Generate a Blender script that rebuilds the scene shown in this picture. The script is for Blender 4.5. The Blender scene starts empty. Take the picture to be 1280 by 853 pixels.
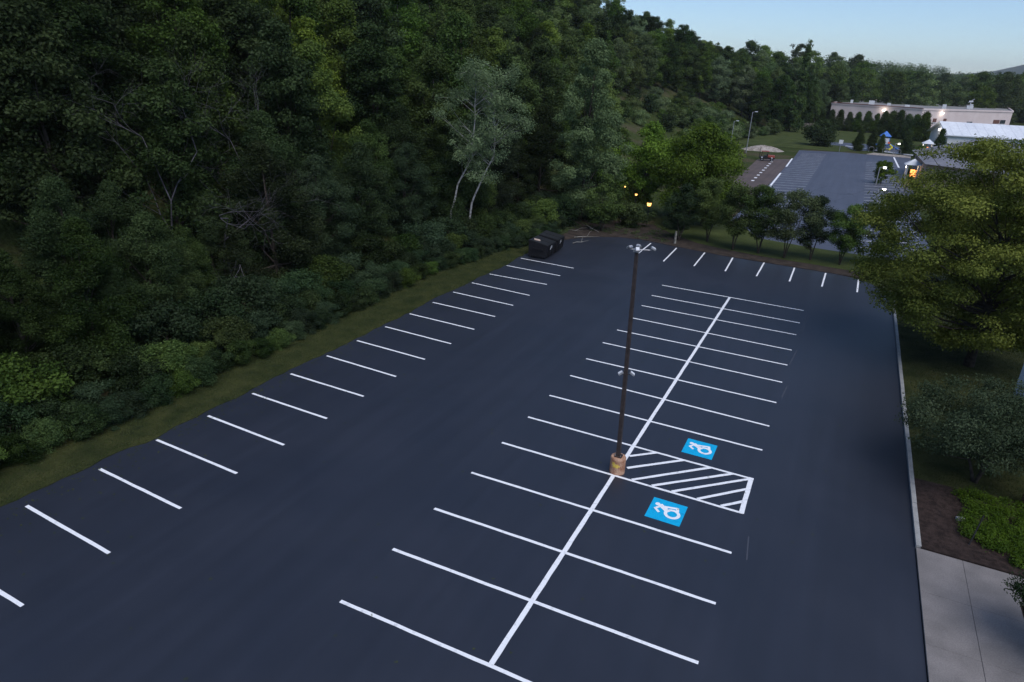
import bpy, bmesh, math, random
import numpy as np
from mathutils import Vector, Matrix, Euler

# ------------------------------------------------------------------ camera, sky, sun, exposure
SC = bpy.context.scene
COL = SC.collection
CAM = Vector((6.261, -12.699, 15.511))
YAW, PITCH, ROLL, FPX = -0.4428, 0.3841, 0.0466, 847.22
cam_data = bpy.data.cameras.new('camera')
cam = bpy.data.objects.new('camera', cam_data); COL.objects.link(cam)
fw = Vector((math.sin(YAW)*math.cos(PITCH), math.cos(YAW)*math.cos(PITCH), -math.sin(PITCH)))
rt = Vector((math.cos(YAW), -math.sin(YAW), 0)); up = rt.cross(fw)
r2 = rt*math.cos(ROLL) + up*math.sin(ROLL); u2 = -rt*math.sin(ROLL) + up*math.cos(ROLL)
M = Matrix((r2, u2, -fw)).transposed().to_4x4(); M.translation = CAM
cam.matrix_world = M
cam_data.sensor_width = 36; cam_data.lens = FPX/1280*36
cam_data.clip_start = 0.1; cam_data.clip_end = 20000
SC.camera = cam

SUN_EL, SUN_AZ = math.radians(56), math.radians(130)   # soft evening light from behind the camera; azimuth from +Y towards +X
world = bpy.data.worlds.new('World'); SC.world = world; world.use_nodes = True
wn = world.node_tree
sky = wn.nodes.new('ShaderNodeTexSky'); sky.sky_type = 'NISHITA'; sky.sun_disc = False
sky.sun_elevation = SUN_EL; sky.sun_rotation = SUN_AZ
sky.altitude = 300; sky.air_density = 0.9; sky.dust_density = 0.35; sky.ozone_density = 5.0
bg = wn.nodes['Background']; bg.inputs['Strength'].default_value = 0.145
wn.links.new(sky.outputs[0], bg.inputs['Color'])
sun_d = bpy.data.lights.new('sun', 'SUN'); sun_d.energy = 2.7; sun_d.angle = math.radians(50); sun_d.color = (1.0, 0.96, 0.93)
sun = bpy.data.objects.new('sun', sun_d); COL.objects.link(sun)
sd = Vector((math.sin(SUN_AZ)*math.cos(SUN_EL), math.cos(SUN_AZ)*math.cos(SUN_EL), math.sin(SUN_EL)))
sun.rotation_euler = sd.to_track_quat('Z', 'Y').to_euler(); sun.location = (0, 0, 80)
SC.view_settings.view_transform = 'Standard'; SC.view_settings.look = 'None'
SC.view_settings.exposure = 0.0; SC.view_settings.gamma = 1.0
SC.cycles.max_bounces = 5; SC.cycles.diffuse_bounces = 3; SC.cycles.glossy_bounces = 2
SC.cycles.transmission_bounces = 2; SC.cycles.transparent_max_bounces = 4
SC.cycles.use_denoising = True

# ------------------------------------------------------------------ small helpers
def tag(o, label=None, cat=None, group=None, kind=None):
    if label: o['label'] = label
    if cat: o['category'] = cat
    if group: o['group'] = group
    if kind: o['kind'] = kind
    return o
def empty(name, loc, rz=0, label=None, cat=None, group=None):
    o = bpy.data.objects.new(name, None); COL.objects.link(o); o.empty_display_size = 0.3
    o.location = loc; o.rotation_euler = (0, 0, rz); return tag(o, label, cat, group)
def link(name, me, parent=None, loc=None):
    o = bpy.data.objects.new(name, me); COL.objects.link(o)
    if parent: o.parent = parent
    if loc is not None: o.location = loc
    return o
def kids(o): return list(o.children)
def copy_tree(o, parent=None):
    c = o.copy(); COL.objects.link(c); c.parent = parent
    for ch in kids(o): copy_tree(ch, c)
    return c
def mesh(name, V, F, mat, smooth=False):
    me = bpy.data.meshes.new(name); me.from_pydata([tuple(v) for v in V], [], F)
    me.materials.append(mat)
    if smooth: me.polygons.foreach_set('use_smooth', [True]*len(me.polygons))
    me.update(); return me
class MB:
    """collects boxes, tubes and sheets into one mesh"""
    def __init__(s): s.V = []; s.F = []
    def add(s, V, F):
        n = len(s.V); s.V += [Vector(v) for v in V]; s.F += [[i+n for i in f] for f in F]; return s
    def box(s, c, d, rz=0, rx=0, ry=0):
        R = Euler((rx, ry, rz)).to_matrix(); x, y, z = d[0]/2, d[1]/2, d[2]/2
        vs = [R @ Vector((a*x, b*y, e*z)) + Vector(c) for a in (-1, 1) for b in (-1, 1) for e in (-1, 1)]
        return s.add(vs, [(0,1,3,2),(4,6,7,5),(0,4,5,1),(2,3,7,6),(0,2,6,4),(1,5,7,3)])
    def tube(s, pts, rad, n=8, cap=True):
        pts = [Vector(p) for p in pts]
        if not hasattr(rad, '__len__'): rad = [rad]*len(pts)
        V = []; F = []; prev = None
        for i, p in enumerate(pts):
            t = (pts[min(i+1, len(pts)-1)] - pts[max(i-1, 0)]).normalized()
            if prev is None:
                a = t.orthogonal().normalized()
            else:
                a = (prev - t*prev.dot(t))
                a = a.normalized() if a.length > 1e-5 else t.orthogonal().normalized()
            prev = a; b = t.cross(a)
            for k in range(n):
                th = 2*math.pi*k/n; V.append(p + (a*math.cos(th) + b*math.sin(th))*rad[i])
        for i in range(len(pts)-1):
            for k in range(n):
                F.append((i*n+k, i*n+(k+1) % n, (i+1)*n+(k+1) % n, (i+1)*n+k))
        if cap: F.append(tuple(range(n))[::-1]); F.append(tuple((len(pts)-1)*n+k for k in range(n)))
        return s.add(V, F)
    def prism(s, poly, z0, z1):
        n = len(poly); V = [(x, y, z0) for x, y in poly] + [(x, y, z1) for x, y in poly]
        F = [tuple(range(n))[::-1], tuple(range(n, 2*n))] + [(i, (i+1) % n, n+(i+1) % n, n+i) for i in range(n)]
        return s.add(V, F)
    def quad(s, *v): return s.add(v, [tuple(range(len(v)))])
    def me(s, name, mat, smooth=False): return mesh(name, s.V, s.F, mat, smooth)
    def build(s, name, mat, parent=None, loc=None, smooth=False, bevel=0):
        o = link(name, s.me(name, mat, smooth), parent, loc)
        if bevel:
            m = o.modifiers.new('bevel', 'BEVEL'); m.width = bevel; m.segments = 2; m.limit_method = 'ANGLE'
        return o

# ------------------------------------------------------------------ materials
MATS = {}
def newmat(name):
    m = bpy.data.materials.new(name); m.use_nodes = True; MATS[name] = m
    nt = m.node_tree; return m, nt, nt.nodes['Principled BSDF']
def N(nt, typ, **kw):
    n = nt.nodes.new(typ)
    for k, v in kw.items():
        if k in n.inputs: n.inputs[k].default_value = v
        else: setattr(n, k, v)
    return n
def ramp(nt, stops):
    r = nt.nodes.new('ShaderNodeValToRGB')
    while len(r.color_ramp.elements) < len(stops): r.color_ramp.elements.new(0.5)
    for e, (p, c) in zip(r.color_ramp.elements, stops): e.position = p; e.color = (*c, 1)
    return r
def noise_mat(name, c1, c2, scale=5, rough=0.8, detail=6, bump=0.0, bscale=40, lo=0.35, hi=0.65, spec=0.3, metal=0, fine=None, bdist=0.02):
    m, nt, b = newmat(name)
    tc = N(nt, 'ShaderNodeTexCoord'); n = N(nt, 'ShaderNodeTexNoise', Scale=scale, Detail=detail)
    nt.links.new(tc.outputs['Object'], n.inputs['Vector'])
    r = ramp(nt, [(lo, c1), (hi, c2)]); nt.links.new(n.outputs['Fac'], r.inputs[0])
    out = r.outputs[0]
    if fine:
        n3 = N(nt, 'ShaderNodeTexNoise', Scale=fine[0], Detail=3); nt.links.new(tc.outputs['Object'], n3.inputs['Vector'])
        r3 = ramp(nt, [(0.35, (1-fine[1],)*3), (0.65, (1+fine[1],)*3)]); nt.links.new(n3.outputs['Fac'], r3.inputs[0])
        mx = N(nt, 'ShaderNodeMix', data_type='RGBA', blend_type='MULTIPLY'); mx.inputs[0].default_value = 1
        nt.links.new(out, mx.inputs[6]); nt.links.new(r3.outputs[0], mx.inputs[7]); out = mx.outputs[2]
    nt.links.new(out, b.inputs['Base Color'])
    b.inputs['Roughness'].default_value = rough; b.inputs['Specular IOR Level'].default_value = spec
    b.inputs['Metallic'].default_value = metal
    if bump:
        n2 = N(nt, 'ShaderNodeTexNoise', Scale=bscale, Detail=4); nt.links.new(tc.outputs['Object'], n2.inputs['Vector'])
        bp = N(nt, 'ShaderNodeBump', Strength=bump, Distance=bdist)
        nt.links.new(n2.outputs['Fac'], bp.inputs['Height']); nt.links.new(bp.outputs[0], b.inputs['Normal'])
    return m
def glow_mat(name, col, strength):
    m, nt, b = newmat(name); b.inputs['Base Color'].default_value = (*col, 1)
    b.inputs['Emission Color'].default_value = (*col, 1); b.inputs['Emission Strength'].default_value = strength
    return m
def leaf_mat(name, dark, light, trans=0.3):
    m, nt, b = newmat(name); nt.nodes.remove(b)
    at = N(nt, 'ShaderNodeAttribute', attribute_name='tint'); oi = N(nt, 'ShaderNodeObjectInfo')
    r = ramp(nt, [(0.0, dark), (1.0, light)]); nt.links.new(at.outputs['Fac'], r.inputs[0])
    hs = N(nt, 'ShaderNodeHueSaturation')
    for sock, lo, hi in (('Hue', 0.488, 0.516), ('Value', 0.65, 1.35), ('Saturation', 0.85, 1.12)):
        mr = N(nt, 'ShaderNodeMapRange'); mr.inputs[3].default_value = lo; mr.inputs[4].default_value = hi
        if sock == 'Value': nt.links.new(oi.outputs['Random'], mr.inputs[0])
        else:
            fr = N(nt, 'ShaderNodeMath', operation='MULTIPLY'); fr.inputs[1].default_value = 7.3 if sock == 'Hue' else 13.7
            f2 = N(nt, 'ShaderNodeMath', operation='FRACT')
            nt.links.new(oi.outputs['Random'], fr.inputs[0]); nt.links.new(fr.outputs[0], f2.inputs[0]); nt.links.new(f2.outputs[0], mr.inputs[0])
        nt.links.new(mr.outputs[0], hs.inputs[sock])
    nt.links.new(r.outputs[0], hs.inputs['Color'])
    d = N(nt, 'ShaderNodeBsdfDiffuse'); t = N(nt, 'ShaderNodeBsdfTranslucent'); mx = N(nt, 'ShaderNodeMixShader'); mx.inputs[0].default_value = trans
    gl = N(nt, 'ShaderNodeBsdfGlossy'); gl.inputs['Roughness'].default_value = 0.45; gl.inputs['Color'].default_value = (1, 1, 1, 1)
    m2 = N(nt, 'ShaderNodeMixShader'); m2.inputs[0].default_value = 0.004
    nt.links.new(hs.outputs[0], d.inputs['Color']); nt.links.new(hs.outputs[0], t.inputs['Color'])
    nt.links.new(d.outputs[0], mx.inputs[1]); nt.links.new(t.outputs[0], mx.inputs[2])
    nt.links.new(mx.outputs[0], m2.inputs[1]); nt.links.new(gl.outputs[0], m2.inputs[2])
    nt.links.new(m2.outputs[0], nt.nodes['Material Output'].inputs['Surface'])
    return m

def asphalt_mat(name, base, patch, rough, seams=None, speck=0.15, spec=0.5):
    m, nt, b = newmat(name); tc = N(nt, 'ShaderNodeTexCoord')
    n1 = N(nt, 'ShaderNodeTexNoise', Scale=0.22, Detail=5, Roughness=0.6); nt.links.new(tc.outputs['Object'], n1.inputs['Vector'])
    r1 = ramp(nt, [(0.35, base), (0.65, patch)]); nt.links.new(n1.outputs['Fac'], r1.inputs[0])
    n2 = N(nt, 'ShaderNodeTexNoise', Scale=60, Detail=3); nt.links.new(tc.outputs['Object'], n2.inputs['Vector'])
    r2_ = ramp(nt, [(0.3, (1-speck,)*3), (0.7, (1+speck,)*3)]); nt.links.new(n2.outputs['Fac'], r2_.inputs[0])
    mx = N(nt, 'ShaderNodeMix', data_type='RGBA', blend_type='MULTIPLY'); mx.inputs[0].default_value = 1
    nt.links.new(r1.outputs[0], mx.inputs[6]); nt.links.new(r2_.outputs[0], mx.inputs[7]); out = mx.outputs[2]
    # long faint squeegee streaks along the lot
    mp = N(nt, 'ShaderNodeMapping'); mp.inputs['Scale'].default_value = (1.6, 0.06, 1)
    n3 = N(nt, 'ShaderNodeTexNoise', Scale=1.0, Detail=4); nt.links.new(tc.outputs['Object'], mp.inputs[0]); nt.links.new(mp.outputs[0], n3.inputs['Vector'])
    r3 = ramp(nt, [(0.35, (0.9,)*3), (0.65, (1.1,)*3)]); nt.links.new(n3.outputs['Fac'], r3.inputs[0])
    mx2 = N(nt, 'ShaderNodeMix', data_type='RGBA', blend_type='MULTIPLY'); mx2.inputs[0].default_value = 1
    nt.links.new(out, mx2.inputs[6]); nt.links.new(r3.outputs[0], mx2.inputs[7]); out = mx2.outputs[2]
    if seams:
        vo = N(nt, 'ShaderNodeTexVoronoi', feature='DISTANCE_TO_EDGE', Scale=seams)
        wv = N(nt, 'ShaderNodeTexNoise', Scale=0.6, Detail=3); va = N(nt, 'ShaderNodeVectorMath', operation='ADD')
        nt.links.new(tc.outputs['Object'], wv.inputs['Vector']); nt.links.new(tc.outputs['Object'], va.inputs[0]); nt.links.new(wv.outputs['Color'], va.inputs[1])
        nt.links.new(va.outputs[0], vo.inputs['Vector'])
        r4 = ramp(nt, [(0.0, (0.45,)*3), (0.012, (1.0,)*3)]); nt.links.new(vo.outputs['Distance'], r4.inputs[0])
        mx3 = N(nt, 'ShaderNodeMix', data_type='RGBA', blend_type='MULTIPLY'); mx3.inputs[0].default_value = 1
        nt.links.new(out, mx3.inputs[6]); nt.links.new(r4.outputs[0], mx3.inputs[7]); out = mx3.outputs[2]
    nt.links.new(out, b.inputs['Base Color'])
    rr = N(nt, 'ShaderNodeMapRange'); rr.inputs[3].default_value = rough-0.06; rr.inputs[4].default_value = rough+0.08
    nt.links.new(n1.outputs['Fac'], rr.inputs[0]); nt.links.new(rr.outputs[0], b.inputs['Roughness'])
    b.inputs['Specular IOR Level'].default_value = spec
    bp = N(nt, 'ShaderNodeBump', Strength=0.35, Distance=0.01); nt.links.new(n2.outputs['Fac'], bp.inputs['Height']); nt.links.new(bp.outputs[0], b.inputs['Normal'])
    return m

asphalt_mat('fresh_asphalt', (0.0122, 0.0152, 0.0255), (0.0160, 0.0192, 0.0310), 0.50, spec=0.75)
asphalt_mat('worn_asphalt', (0.056, 0.062, 0.086), (0.070, 0.077, 0.104), 0.6, seams=0.13, spec=0.5)
asphalt_mat('brown_asphalt', (0.085, 0.066, 0.062), (0.11, 0.085, 0.078), 0.85, spec=0.25)
noise_mat('line_paint', (0.60, 0.61, 0.64), (0.84, 0.85, 0.87), 5, 0.6, bump=0.1, bscale=120, bdist=0.004, fine=(30, 0.05), lo=0.27, hi=0.45)
noise_mat('faded_paint', (0.32, 0.32, 0.33), (0.62, 0.62, 0.63), 1.2, 0.7)
noise_mat('blue_paint', (0.0, 0.31, 0.58), (0.001, 0.40, 0.70), 5, 0.6, fine=(50, 0.1), lo=0.3, hi=0.5)
noise_mat('concrete', (0.165, 0.152, 0.146), (0.215, 0.196, 0.188), 1.2, 0.85, bump=0.2, bscale=60, fine=(25, 0.12))
noise_mat('curb_concrete', (0.24, 0.24, 0.235), (0.33, 0.33, 0.32), 2, 0.85, bump=0.3, fine=(20, 0.15))
noise_mat('rusty_concrete', (0.30, 0.13, 0.07), (0.50, 0.31, 0.21), 4.5, 0.85, bump=0.3, fine=(25, 0.2))
noise_mat('yellow_stain', (0.62, 0.38, 0.05), (0.75, 0.55, 0.12), 9, 0.7)
noise_mat('bronze_metal', (0.03, 0.022, 0.02), (0.05, 0.036, 0.033), 6, 0.5, spec=0.4)
noise_mat('grey_metal', (0.3, 0.3, 0.32), (0.4, 0.4, 0.42), 6, 0.4, metal=0.6)
noise_mat('lens', (0.7, 0.7, 0.72), (0.8, 0.8, 0.82), 3, 0.2, spec=0.6)
noise_mat('black_steel', (0.006, 0.006, 0.008), (0.012, 0.012, 0.015), 5, 0.6, bump=0.1, spec=0.3)
noise_mat('black_plastic', (0.012, 0.012, 0.012), (0.02, 0.02, 0.02), 5, 0.5)
noise_mat('white_sticker', (0.6, 0.6, 0.6), (0.75, 0.75, 0.75), 12, 0.5)
noise_mat('red_paint', (0.25, 0.05, 0.03), (0.32, 0.07, 0.05), 5, 0.5)
noise_mat('grass', (0.022, 0.030, 0.011), (0.052, 0.056, 0.020), 0.9, 0.95, bump=0.8, bscale=30, bdist=0.05, spec=0.1, fine=(45, 0.35))
noise_mat('grass_blade', (0.026, 0.042, 0.012), (0.062, 0.074, 0.024), 0.7, 0.9, spec=0.1)
noise_mat('lawn', (0.038, 0.052, 0.014), (0.066, 0.082, 0.024), 0.35, 0.95, bump=0.8, bscale=20, bdist=0.05, spec=0.1, fine=(12, 0.3))
noise_mat('soil', (0.032, 0.026, 0.022), (0.062, 0.048, 0.040), 1.5, 0.95, bump=1.0, bscale=14, bdist=0.06, spec=0.1, fine=(30, 0.35))
noise_mat('mulch', (0.026, 0.019, 0.017), (0.055, 0.038, 0.033), 5, 0.95, bump=1.0, bscale=45, bdist=0.05, spec=0.1, fine=(60, 0.4))
noise_mat('bark', (0.035, 0.028, 0.024), (0.075, 0.062, 0.052), 5, 0.95, bump=0.5, bscale=20, spec=0.1)
noise_mat('pale_bark', (0.14, 0.13, 0.11), (0.30, 0.29, 0.26), 3, 0.9, spec=0.1)
noise_mat('birch_bark', (0.10, 0.095, 0.085), (0.34, 0.33, 0.31), 4, 0.8, spec=0.2, lo=0.3, hi=0.5)
noise_mat('dead_wood', (0.06, 0.056, 0.062), (0.13, 0.122, 0.13), 4, 0.9, spec=0.1)
noise_mat('gravel', (0.22, 0.19, 0.16), (0.42, 0.37, 0.33), 1.5, 0.95, bump=1, bscale=5, bdist=0.2, fine=(6, 0.25))
noise_mat('beige_wall', (0.62, 0.51, 0.48), (0.68, 0.57, 0.54), 0.3, 0.85)
noise_mat('white_wall', (0.62, 0.62, 0.62), (0.70, 0.70, 0.70), 0.3, 0.8)
noise_mat('white_roof', (0.62, 0.64, 0.68), (0.70, 0.72, 0.75), 0.2, 0.7, fine=(1.5, 0.06))
noise_mat('grey_shingle', (0.155, 0.155, 0.18), (0.20, 0.20, 0.225), 0.4, 0.9, fine=(2.5, 0.12))
noise_mat('flat_roof', (0.17, 0.165, 0.16), (0.27, 0.26, 0.25), 0.15, 0.9)
noise_mat('red_trim', (0.20, 0.045, 0.03), (0.26, 0.06, 0.04), 1, 0.7)
noise_mat('brown_window', (0.12, 0.05, 0.04), (0.16, 0.07, 0.05), 1, 0.5)
noise_mat('dark_glass', (0.02, 0.025, 0.03), (0.04, 0.05, 0.06), 1, 0.15, spec=0.8)
noise_mat('brick_brown', (0.22, 0.11, 0.08), (0.33, 0.17, 0.125), 6, 0.9, fine=(18, 0.2))
noise_mat('tan_wall', (0.40, 0.30, 0.24), (0.48, 0.37, 0.30), 0.6, 0.9)
noise_mat('playset_blue', (0.02, 0.14, 0.50), (0.03, 0.18, 0.58), 2, 0.4)
noise_mat('playset_white', (0.6, 0.62, 0.66), (0.7, 0.72, 0.75), 2, 0.4)
noise_mat('playset_yellow', (0.55, 0.50, 0.04), (0.62, 0.56, 0.06), 2, 0.4)
noise_mat('playset_red', (0.6, 0.12, 0.05), (0.7, 0.16, 0.06), 2, 0.4)
noise_mat('hill_green', (0.030, 0.045, 0.035), (0.045, 0.060, 0.045), 0.01, 1.0, spec=0.0)
glow_mat('warm_glow', (1.0, 0.50, 0.13), 3.2)
glow_mat('white_glow', (1.0, 0.93, 0.82), 7)
glow_mat('orange_glow', (1.0, 0.33, 0.08), 2.2)
leaf_mat('leaf_dark', (0.014, 0.027, 0.009), (0.056, 0.086, 0.026))
leaf_mat('leaf_teal', (0.030, 0.048, 0.024), (0.088, 0.120, 0.062))
leaf_mat('leaf_mid', (0.032, 0.056, 0.016), (0.105, 0.155, 0.040))
leaf_mat('leaf_bright', (0.055, 0.095, 0.018), (0.165, 0.235, 0.045))
leaf_mat('leaf_grey', (0.068, 0.100, 0.042), (0.18, 0.24, 0.10))
leaf_mat('leaf_olive', (0.050, 0.074, 0.012), (0.185, 0.205, 0.034))
leaf_mat('leaf_blue', (0.018, 0.036, 0.016), (0.058, 0.090, 0.040))
leaf_mat('leaf_conifer', (0.028, 0.050, 0.013), (0.070, 0.105, 0.026), 0.2)
leaf_mat('leaf_cover', (0.030, 0.062, 0.012), (0.085, 0.145, 0.026))

# ground: meadow and forest floor mixed by height above the lot
m, nt, b = newmat('ground')
tc = N(nt, 'ShaderNodeTexCoord'); n1 = N(nt, 'ShaderNodeTexNoise', Scale=0.09, Detail=8, Roughness=0.65); nt.links.new(tc.outputs['Object'], n1.inputs['Vector'])
r1 = ramp(nt, [(0.3, (0.026, 0.038, 0.012)), (0.5, (0.045, 0.060, 0.018)), (0.62, (0.075, 0.066, 0.038)), (0.8, (0.05, 0.06, 0.02))]); nt.links.new(n1.outputs['Fac'], r1.inputs[0])
n2 = N(nt, 'ShaderNodeTexNoise', Scale=3, Detail=5); nt.links.new(tc.outputs['Object'], n2.inputs['Vector'])
rr = ramp(nt, [(0.3, (0.6,)*3), (0.7, (1.3,)*3)]); nt.links.new(n2.outputs['Fac'], rr.inputs[0])
mx = N(nt, 'ShaderNodeMix', data_type='RGBA', blend_type='MULTIPLY'); mx.inputs[0].default_value = 1
nt.links.new(r1.outputs[0], mx.inputs[6]); nt.links.new(rr.outputs[0], mx.inputs[7]); nt.links.new(mx.outputs[2], b.inputs['Base Color'])
b.inputs['Roughness'].default_value = 1; b.inputs['Specular IOR Level'].default_value = 0.05
bp_ = N(nt, 'ShaderNodeBump', Strength=0.8, Distance=0.2); nt.links.new(n2.outputs['Fac'], bp_.inputs['Height']); nt.links.new(bp_.outputs[0], b.inputs['Normal'])

# ------------------------------------------------------------------ terrain
def sstep(t): t = np.clip(t, 0, 1); return t*t*(3-2*t)
def edge_x(y):   # foot of the wooded hill
    y = np.asarray(y, float)
    return np.where(y < 190, -22.5 - 2.0*np.sin(y*0.05), -22.5 + (y-190)*0.16 - 2.0*np.sin(y*0.05))
def height(x, y):
    x = np.asarray(x, float); y = np.asarray(y, float)
    d = edge_x(y) - x
    top = 21 - 9.5*sstep((y-190)/130) 
    h = top*sstep(d/62)*1.0 + 0.02*np.clip(d, 0, 200)
    back = 8*sstep((y-330)/170)*sstep((x+60)/60) + 3*sstep((x-60)/60)*sstep((y-300)/60)
    bumps = 0.5*np.sin(x*0.21+1.3)*np.sin(y*0.17)*sstep(d/12)
    far = 26*sstep((np.hypot(x, y)-520)/1200)
    return -0.06 + np.maximum(h, 0)*np.where(d > 0, 1, 0) + back + bumps*np.where(d > 0, 1, 0) + far*0.6
def gz(x, y): return float(height(x, y))
def axis(segs):
    a = []
    for lo, hi, st in segs: a += list(np.arange(lo, hi, st))
    return np.array(a+[segs[-1][1]])
gx = axis([(-6000, -1000, 500), (-1000, -200, 40), (-200, -100, 8), (-100, 40, 2.5), (40, 200, 8), (200, 1000, 40), (1000, 6000, 500)])
gy = axis([(-3000, -200, 400), (-200, -40, 16), (-40, 220, 2.5), (220, 500, 8), (500, 1200, 40), (1200, 9000, 600)])
GX, GY = np.meshgrid(gx, gy); GZ = height(GX, GY)
V = np.stack([GX.ravel(), GY.ravel(), GZ.ravel()], 1); nx, ny = len(gx), len(gy)
F = [(j*nx+i, j*nx+i+1, (j+1)*nx+i+1, (j+1)*nx+i) for j in range(ny-1) for i in range(nx-1)]
tag(link('ground', mesh('ground', V, F, MATS['ground'], True)), 'rolling grassy ground that climbs into the wooded hillside', kind='structure')

# far blue hills
def hills():
    V = []; F = []; n = 60; rng = random.Random(5)
    for i in range(n+1):
        x = -400 + i*110
        h = 70 + 165*math.exp(-((x-1050)/420)**2) + 12*math.sin(x*0.0071) + rng.uniform(-3, 3)
        for j, (dy, k) in enumerate(((0, 0), (350, 0.55), (800, 1), (1400, 0.5), (2000, 0))):
            V.append((x, 4300+dy-0.5*x, -5 + h*k))
    for i in range(n):
        for j in range(4): F.append((i*5+j, (i+1)*5+j, (i+1)*5+j+1, i*5+j+1))
    tag(link('distant_hills', mesh('distant_hills', V, F, MATS['hill_green'], True)), 'low wooded hills on the horizon', kind='structure')
hills()

# ------------------------------------------------------------------ parking lot
def sheet(name, poly, z, mat, kind='structure', parent=None, label=None, thick=0.0):
    if thick: me = MB().prism(poly, z-thick, z).me(name, MATS[mat])
    else: me = MB().quad(*[(x, y, z) for x, y in poly]).me(name, MATS[mat])
    o = link(name, me, parent)
    if kind: o['kind'] = kind
    if label: o['label'] = label
    return o
R_ = random.Random(11)
left_edge = []
y = -26.0
while y < 44:
    left_edge.append((-18.35 - (0.35 if y < 3 else 0.0) + 0.06*math.sin(y*0.9) + 0.06*math.sin(y*0.37+1) + R_.uniform(-0.07, 0.07), y)); y += 0.55
north_edge = [(-18.4, 44.4), (-18.1, 46.5), (-17.6, 48.4), (-16.6, 50.2), (-15.2, 51.8), (-13.4, 53.0), (-11.2, 53.3), (-9.0, 52.9), (-6.0, 52.25), (-3.0, 51.75), (0, 51.55), (2.6, 51.45), (5.0, 51.35), (6.9, 51.2), (8.6, 50.6), (10.0, 49.2), (10.8, 47.0), (11.1, 44.5)]
lot_poly = left_edge + north_edge + [(11.1, -26)]
lot = sheet('parking_lot', lot_poly, 0.0, 'fresh_asphalt', label='freshly sealed blue black asphalt lot with bright white stall lines')

def stripe(p, q, w, z, name='stall_line', mat='line_paint', parent=lot, label=None, wob=True):
    """painted line, slightly uneven along its edges"""
    p = Vector((*p, 0)); q = Vector((*q, 0)); L = (q-p).length; t = (q-p)/L; n = Vector((-t.y, t.x, 0)); k = max(2, int(L/0.5)) if wob else 1
    V = []; F = []
    for i in range(k+1):
        c = p + t*(L*i/k); e = (R_.uniform(-1, 1)*0.006 if wob else 0); ww = w*(1+(R_.uniform(-0.06, 0.06) if wob else 0))/2
        V += [c + n*(ww+e), c - n*(ww-e)]
    for i in range(k): F.append((2*i, 2*i+1, 2*i+3, 2*i+2))
    V = [(v.x, v.y, z) for v in V]
    o = link(name, mesh(name, V, F, MATS[mat]), parent)
    if label: o['label'] = label
    return o
ROWS = [(-5.17, -0.07, 5.2, 0.06), (-5.2, 2.7, 5.2, 2.92), (-5.2, 5.35, 5.19, 5.55), (-5.2, 8.16, 5.21, 8.33), (-5.21, 10.93, 5.19, 10.95),
 (-5.22, 13.69, 5.16, 13.63), (-5.25, 16.36, 5.22, 16.32), (-5.24, 19.18, 5.22, 18.87), (-5.31, 21.85, 5.22, 21.74), (-5.32, 24.76, 5.21, 24.59),
 (-5.25, 27.37, 5.22, 27.32), (-5.21, 30.17, 5.21, 29.98), (-5.28, 33.11, 5.2, 33.04), (-5.31, 35.88, 5.21, 35.67), (-5.34, 38.96, 5.22, 38.73)]
for a in ROWS: stripe(a[:2], a[2:], 0.125, 0.006)
stripe((0.03, 0.05), (0, 10.88), 0.165, 0.010, 'centre_line'); stripe((0.02, 11.5), (-0.06, 38.8), 0.165, 0.010, 'centre_line')
LEFT = [(-15.55, -4.79, -13.22, -4.76), (-18.06, -1.82, -13.19, -2.04), (-18.09, 0.98, -13.22, 0.76), (-18.12, 3.58, -13.25, 3.41), (-18.0, 6.16, -13.22, 5.97),
 (-18.02, 8.85, -13.22, 8.72), (-18.05, 11.53, -13.19, 11.4), (-18.05, 14.36, -13.18, 14.13), (-18.05, 17.05, -13.13, 16.84), (-18.04, 19.82, -13.08, 19.61),
 (-18.11, 22.63, -13.08, 22.44), (-18.09, 25.44, -13.07, 25.27), (-18.11, 28.23, -13.07, 27.99), (-18.1, 31.01, -13.05, 30.68), (-18.09, 33.86, -13.08, 33.91),
 (-18.11, 36.91, -13.11, 36.71), (-18.12, 39.73, -13.04, 39.45)]
LEFT[0] = (-18.05, -4.7, -13.22, -4.76)
for a in LEFT: stripe(a[:2], a[2:], 0.125, 0.006)
NORTH = [(-9.97, 52.4, -9.85, 47.0), (-7.32, 52.0, -7.12, 46.26), (-4.59, 51.84, -4.41, 46.34), (-1.94, 51.5, -1.71, 46.25), (0.86, 51.4, 0.88, 46.23), (3.48, 51.2, 3.52, 46.24), (6.07, 51.0, 6.02, 46.22), (8.7, 50.4, 8.64, 46.22)]
for a in NORTH: stripe(a[:2], a[2:], 0.125, 0.006)
for a in [(0.12, 12.73, 1.1, 13.64), (0.32, 11.76, 2.28, 13.62), (0.76, 11.0, 3.45, 13.62), (1.6, 11.0, 4.38, 13.62), (2.43, 11.0, 5.1, 13.6), (3.44, 11.0, 5.1, 12.76), (4.36, 11.0, 5.1, 11.78)]:
    stripe(a[:2], a[2:], 0.14, 0.014, 'hatch_line')
stripe((5.14, 10.9), (5.12, 13.69), 0.185, 0.018, 'hatch_border')
GH = newmat('ghost_paint')[0]; GH.node_tree.nodes['Principled BSDF'].inputs['Base Color'].default_value = (0.05, 0.056, 0.075, 1); GH.node_tree.nodes['Principled BSDF'].inputs['Roughness'].default_value = 0.7
for a in [(5.6, 38.3, 5.45, 33.5), (5.5, 30.2, 5.3, 27.4), (5.6, 9.6, 5.75, 8.2), (5.5, 24.2, 5.4, 22.5)]: stripe(a[:2], a[2:], 0.05, 0.004, 'chalk_line', 'ghost_paint')
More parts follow.
